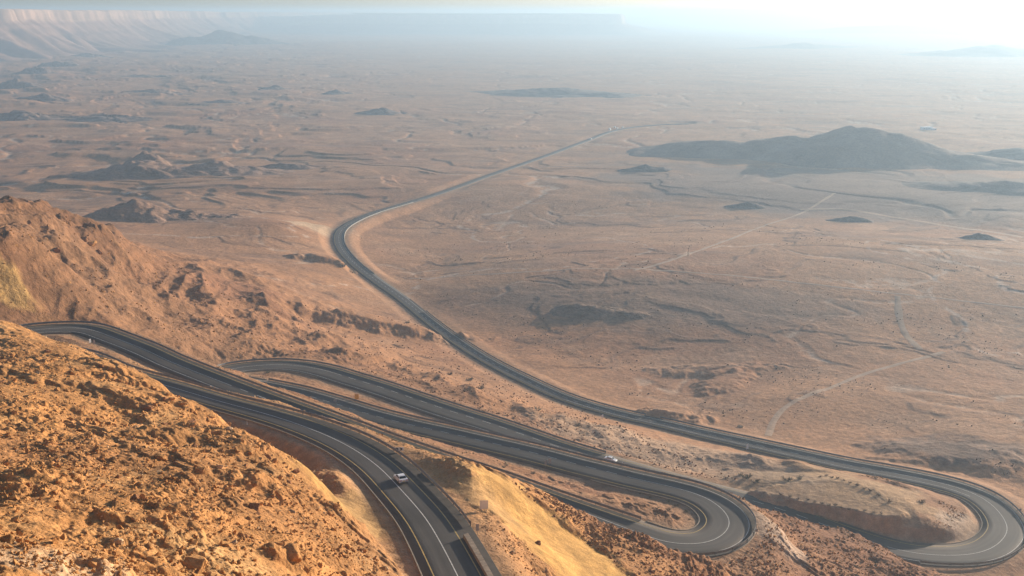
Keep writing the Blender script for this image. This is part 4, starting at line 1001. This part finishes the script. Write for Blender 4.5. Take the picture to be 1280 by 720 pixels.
# ------------------------------------------------------------------ vehicles
def extrude_profile(pts, y0, y1, inset_top=0.0, ztop=None, zb=None):
    mb = MB(); n_ = len(pts)
    def yy(z, y):
        k_ = 0 if ztop is None else max(0, min(1, (z - zb) / (ztop - zb)))
        return y * (1 - inset_top * k_)
    vs = [(x, yy(z, y0), z) for x, z in pts] + [(x, yy(z, y1), z) for x, z in pts]
    fs = [tuple(range(n_)), tuple(range(2 * n_ - 1, n_ - 1, -1))] + [(i, n_ + i, n_ + (i + 1) % n_, (i + 1) % n_) for i in range(n_)]
    return mb.add(vs, fs)
def sedan():
    g = empty('car')
    low = [(-2.2, .32), (-2.25, .55), (-2.22, .85), (-2.1, .95), (-1.55, .98), (.95, .96), (1.6, .9), (2.1, .78), (2.25, .6), (2.22, .3), (1.78, .24), (1.7, .5), (1.4, .62), (1.1, .5), (1.02, .24), (-1.0, .24), (-1.08, .5), (-1.38, .62), (-1.68, .5), (-1.76, .24)]
    b = extrude_profile(low, -.88, .88).mesh('body'); link('body', b, M['car_paint'], g)
    cab = [(-1.62, .97), (-1.05, 1.38), (-.6, 1.46), (.15, 1.46), (.45, 1.40), (1.12, .95)]
    me = extrude_profile(cab, -.80, .80, .18, 1.46, .95).mesh('roof'); link('roof', me, M['car_paint'], g)
    def pane(name, pts): MB().add(pts, [tuple(range(len(pts)))]).build(name, M['car_glass'], g)
    def y_at(z): return .80 * (1 - .18 * (z - .95) / .51)
    e = .012
    def on(x0, z0, x1, z1, t): return (x0 + (x1 - x0) * t, z0 + (z1 - z0) * t)
    # rear and front screens lie just proud of the cabin
    nx, nz = -.585, .81
    q = [on(-1.62, .97, -1.05, 1.38, t) for t in (.08, .92)]
    pane('rear_window', [(q[0][0] + nx * e, -y_at(q[0][1]) * .9, q[0][1] + nz * e), (q[1][0] + nx * e, -y_at(q[1][1]) * .9, q[1][1] + nz * e), (q[1][0] + nx * e, y_at(q[1][1]) * .9, q[1][1] + nz * e), (q[0][0] + nx * e, y_at(q[0][1]) * .9, q[0][1] + nz * e)])
    q = [on(1.12, .95, .45, 1.40, t) for t in (.06, .94)]; nx, nz = .557, .83
    pane('windscreen', [(q[0][0] + nx * e, y_at(q[0][1]) * .92, q[0][1] + nz * e), (q[1][0] + nx * e, y_at(q[1][1]) * .92, q[1][1] + nz * e), (q[1][0] + nx * e, -y_at(q[1][1]) * .92, q[1][1] + nz * e), (q[0][0] + nx * e, -y_at(q[0][1]) * .92, q[0][1] + nz * e)])
    for s_ in (1, -1):
        for pts in (((-1.30, 1.03), (-1.0, 1.32), (-.35, 1.38), (-.35, 1.03)), ((-.27, 1.03), (-.27, 1.38), (.2, 1.38), (.42, 1.33), (.85, 1.03))):
            P = [(x, s_ * (y_at(z) + .012), z) for x, z in pts]
            pane('side_window', P if s_ > 0 else P[::-1])
        MB().box((.78, s_ * .95, 1.0), (.18, .2, .13)).build('wing_mirror', M['car_paint'], g, .03)
        MB().box((-2.215, s_ * .66, .80), (.08, .36, .17)).build('taillight', M['red_lamp'], g, .02)
        MB().box((2.17, s_ * .64, .70), (.12, .36, .14)).build('headlight', M['clear_lamp'], g, .02)
        MB().box((-.31, s_ * .885, .88), (.2, .02, .03)).build('door_handle', M['trim'], g)
        for x in (1.4, -1.38):
            w_ = MB().tube((x, s_ * .68, .31), (x, s_ * .89, .31), .31, .31, 20).build('wheel', M['tyre'], g)
            MB().tube((x, s_ * .87, .31), (x, s_ * .90, .31), .2, .18, 14).build('rim', M['rim'], w_)
    MB().box((-2.262, 0, .66), (.02, .5, .12)).build('number_plate', M['plate'], g)
    MB().box((-2.24, 0, .42), (.10, 1.6, .10)).build('rear_bumper', M['trim'], g, .02)
    MB().box((2.23, 0, .42), (.10, 1.6, .12)).build('front_bumper', M['trim'], g, .02)
    return g
def on_road(o, u, v, off, lo=0, hi=1e9, rev=False):
    k_ = s_at(u, v, lo, hi)
    p = RC[k_, :2] + NL[k_] * off; dz = RC[min(k_ + 2, len(RC) - 1), 2] - RC[max(k_ - 2, 0), 2]
    a = math.atan2(T[k_, 1], T[k_, 0]) + (math.pi if rev else 0)
    o.location = (p[0], p[1], RC[k_, 2] + .06 * (1 - abs(off) / (L_[k_] if off > 0 else R_[k_])) + .004)
    o.rotation_euler = (0, (math.atan2(dz, 4 * STEP)) * (1 if rev else -1), a)
car = sedan(); tag(car, 'white sedan seen from behind on the nearest leg, just right of its centre line', 'car', 'cars on the road')
on_road(car, 490, 603, -1.5, 0, 10)
car2 = copy_tree(car); tag(car2, 'white car half hidden on the fourth leg where it dips behind the third', 'car', 'cars on the road')
on_road(car2, 763, 579, 1.2, 66, 76)
def van():
    g = empty('van')
    pr = [(-2.6, .35), (-2.6, 2.1), (-2.4, 2.25), (1.2, 2.25), (1.75, 1.95), (2.15, 1.2), (2.65, 1.0), (2.7, .4)]
    link('body', extrude_profile(pr, -1, 1, .1, 2.25, .9).mesh('body'), M['car_paint'], g)
    MB().add([(1.79, .85, 1.92), (1.79, -.85, 1.92), (2.16, -.9, 1.23), (2.16, .9, 1.23)], [(3, 2, 1, 0)]).build('windscreen', M['car_glass'], g)
    for s_ in (1, -1):
        for x in (1.7, -1.7): MB().tube((x, s_ * .78, .36), (x, s_ * 1.02, .36), .36, .36, 14).build('wheel', M['tyre'], g)
        MB().box((.9, s_ * .99, 1.6), (1.0, .03, .55)).build('side_window', M['car_glass'], g)
    return g
vn = van(); first = True
for q, (u, v, off, lab) in enumerate(((737, 174.5, -2.2, 'white van driving alone on the far straight of the road, before the parked cluster'), (768, 163.6, 8, 'white van at the left end of the cluster parked where the far road ends'),
        (772, 162.4, 14, 'white van in the cluster by the far road, second from its left end'), (776, 161.0, 7, 'white van in the middle of the cluster by the far road'), (779, 160.3, 15, 'white van behind the middle of the cluster by the far road'), (782, 160.0, 6, 'white van at the right end of the cluster by the far road'))):
    o = vn if first else copy_tree(vn); first = False
    on_road(o, u, v, off, 110, 1e9, q % 2 == 1); o.location.z = max(o.location.z, ground(o.location.x, o.location.y) + .05)
    tag(o, lab, 'van', 'white vans on the far road')

# ------------------------------------------------------------------ the low white building far off on the right
p = pick(1158, 162); g = empty('white_building', tuple(p), face_cam(p) + .5)
MB().box((0, 0, 1.5), (17, 9, 5)).build('wall', M['render'], g)
MB().box((0, 0, 4.15), (17.6, 9.6, .3)).build('roof', M['white'], g)
MB().box((7.5, -8, 1), (8, 5, 4)).build('annex', M['render'], g)
for x in (-6, -3, 0, 3, 6): MB().box((x, -4.51, 2), (1.3, .08, 1.2)).build('window', M['car_glass'], g)
tag(g, 'low white building far off on the hazy plain at the right', 'building')

# ------------------------------------------------------------------ the air: one closed box of even haze
hb = MB().box((0, 0, (ZC + 38) / 2 - 30), (54000, 54000, ZC + 38 + 60)).build('haze', None)
hm = bpy.data.materials.new('haze'); hm.use_nodes = True; hn = hm.node_tree.nodes; hl = hm.node_tree.links
hn.remove(hn['Principled BSDF']); pv = hn.new('ShaderNodeVolumePrincipled')
pv.inputs['Color'].default_value = (*HAZE_COL, 1); pv.inputs['Density'].default_value = HAZE_DENSITY; pv.inputs['Anisotropy'].default_value = HAZE_G
hl.new(pv.outputs[0], hn['Material Output'].inputs['Volume']); hb.data.materials.append(hm)
struct(hb, 'stuff')
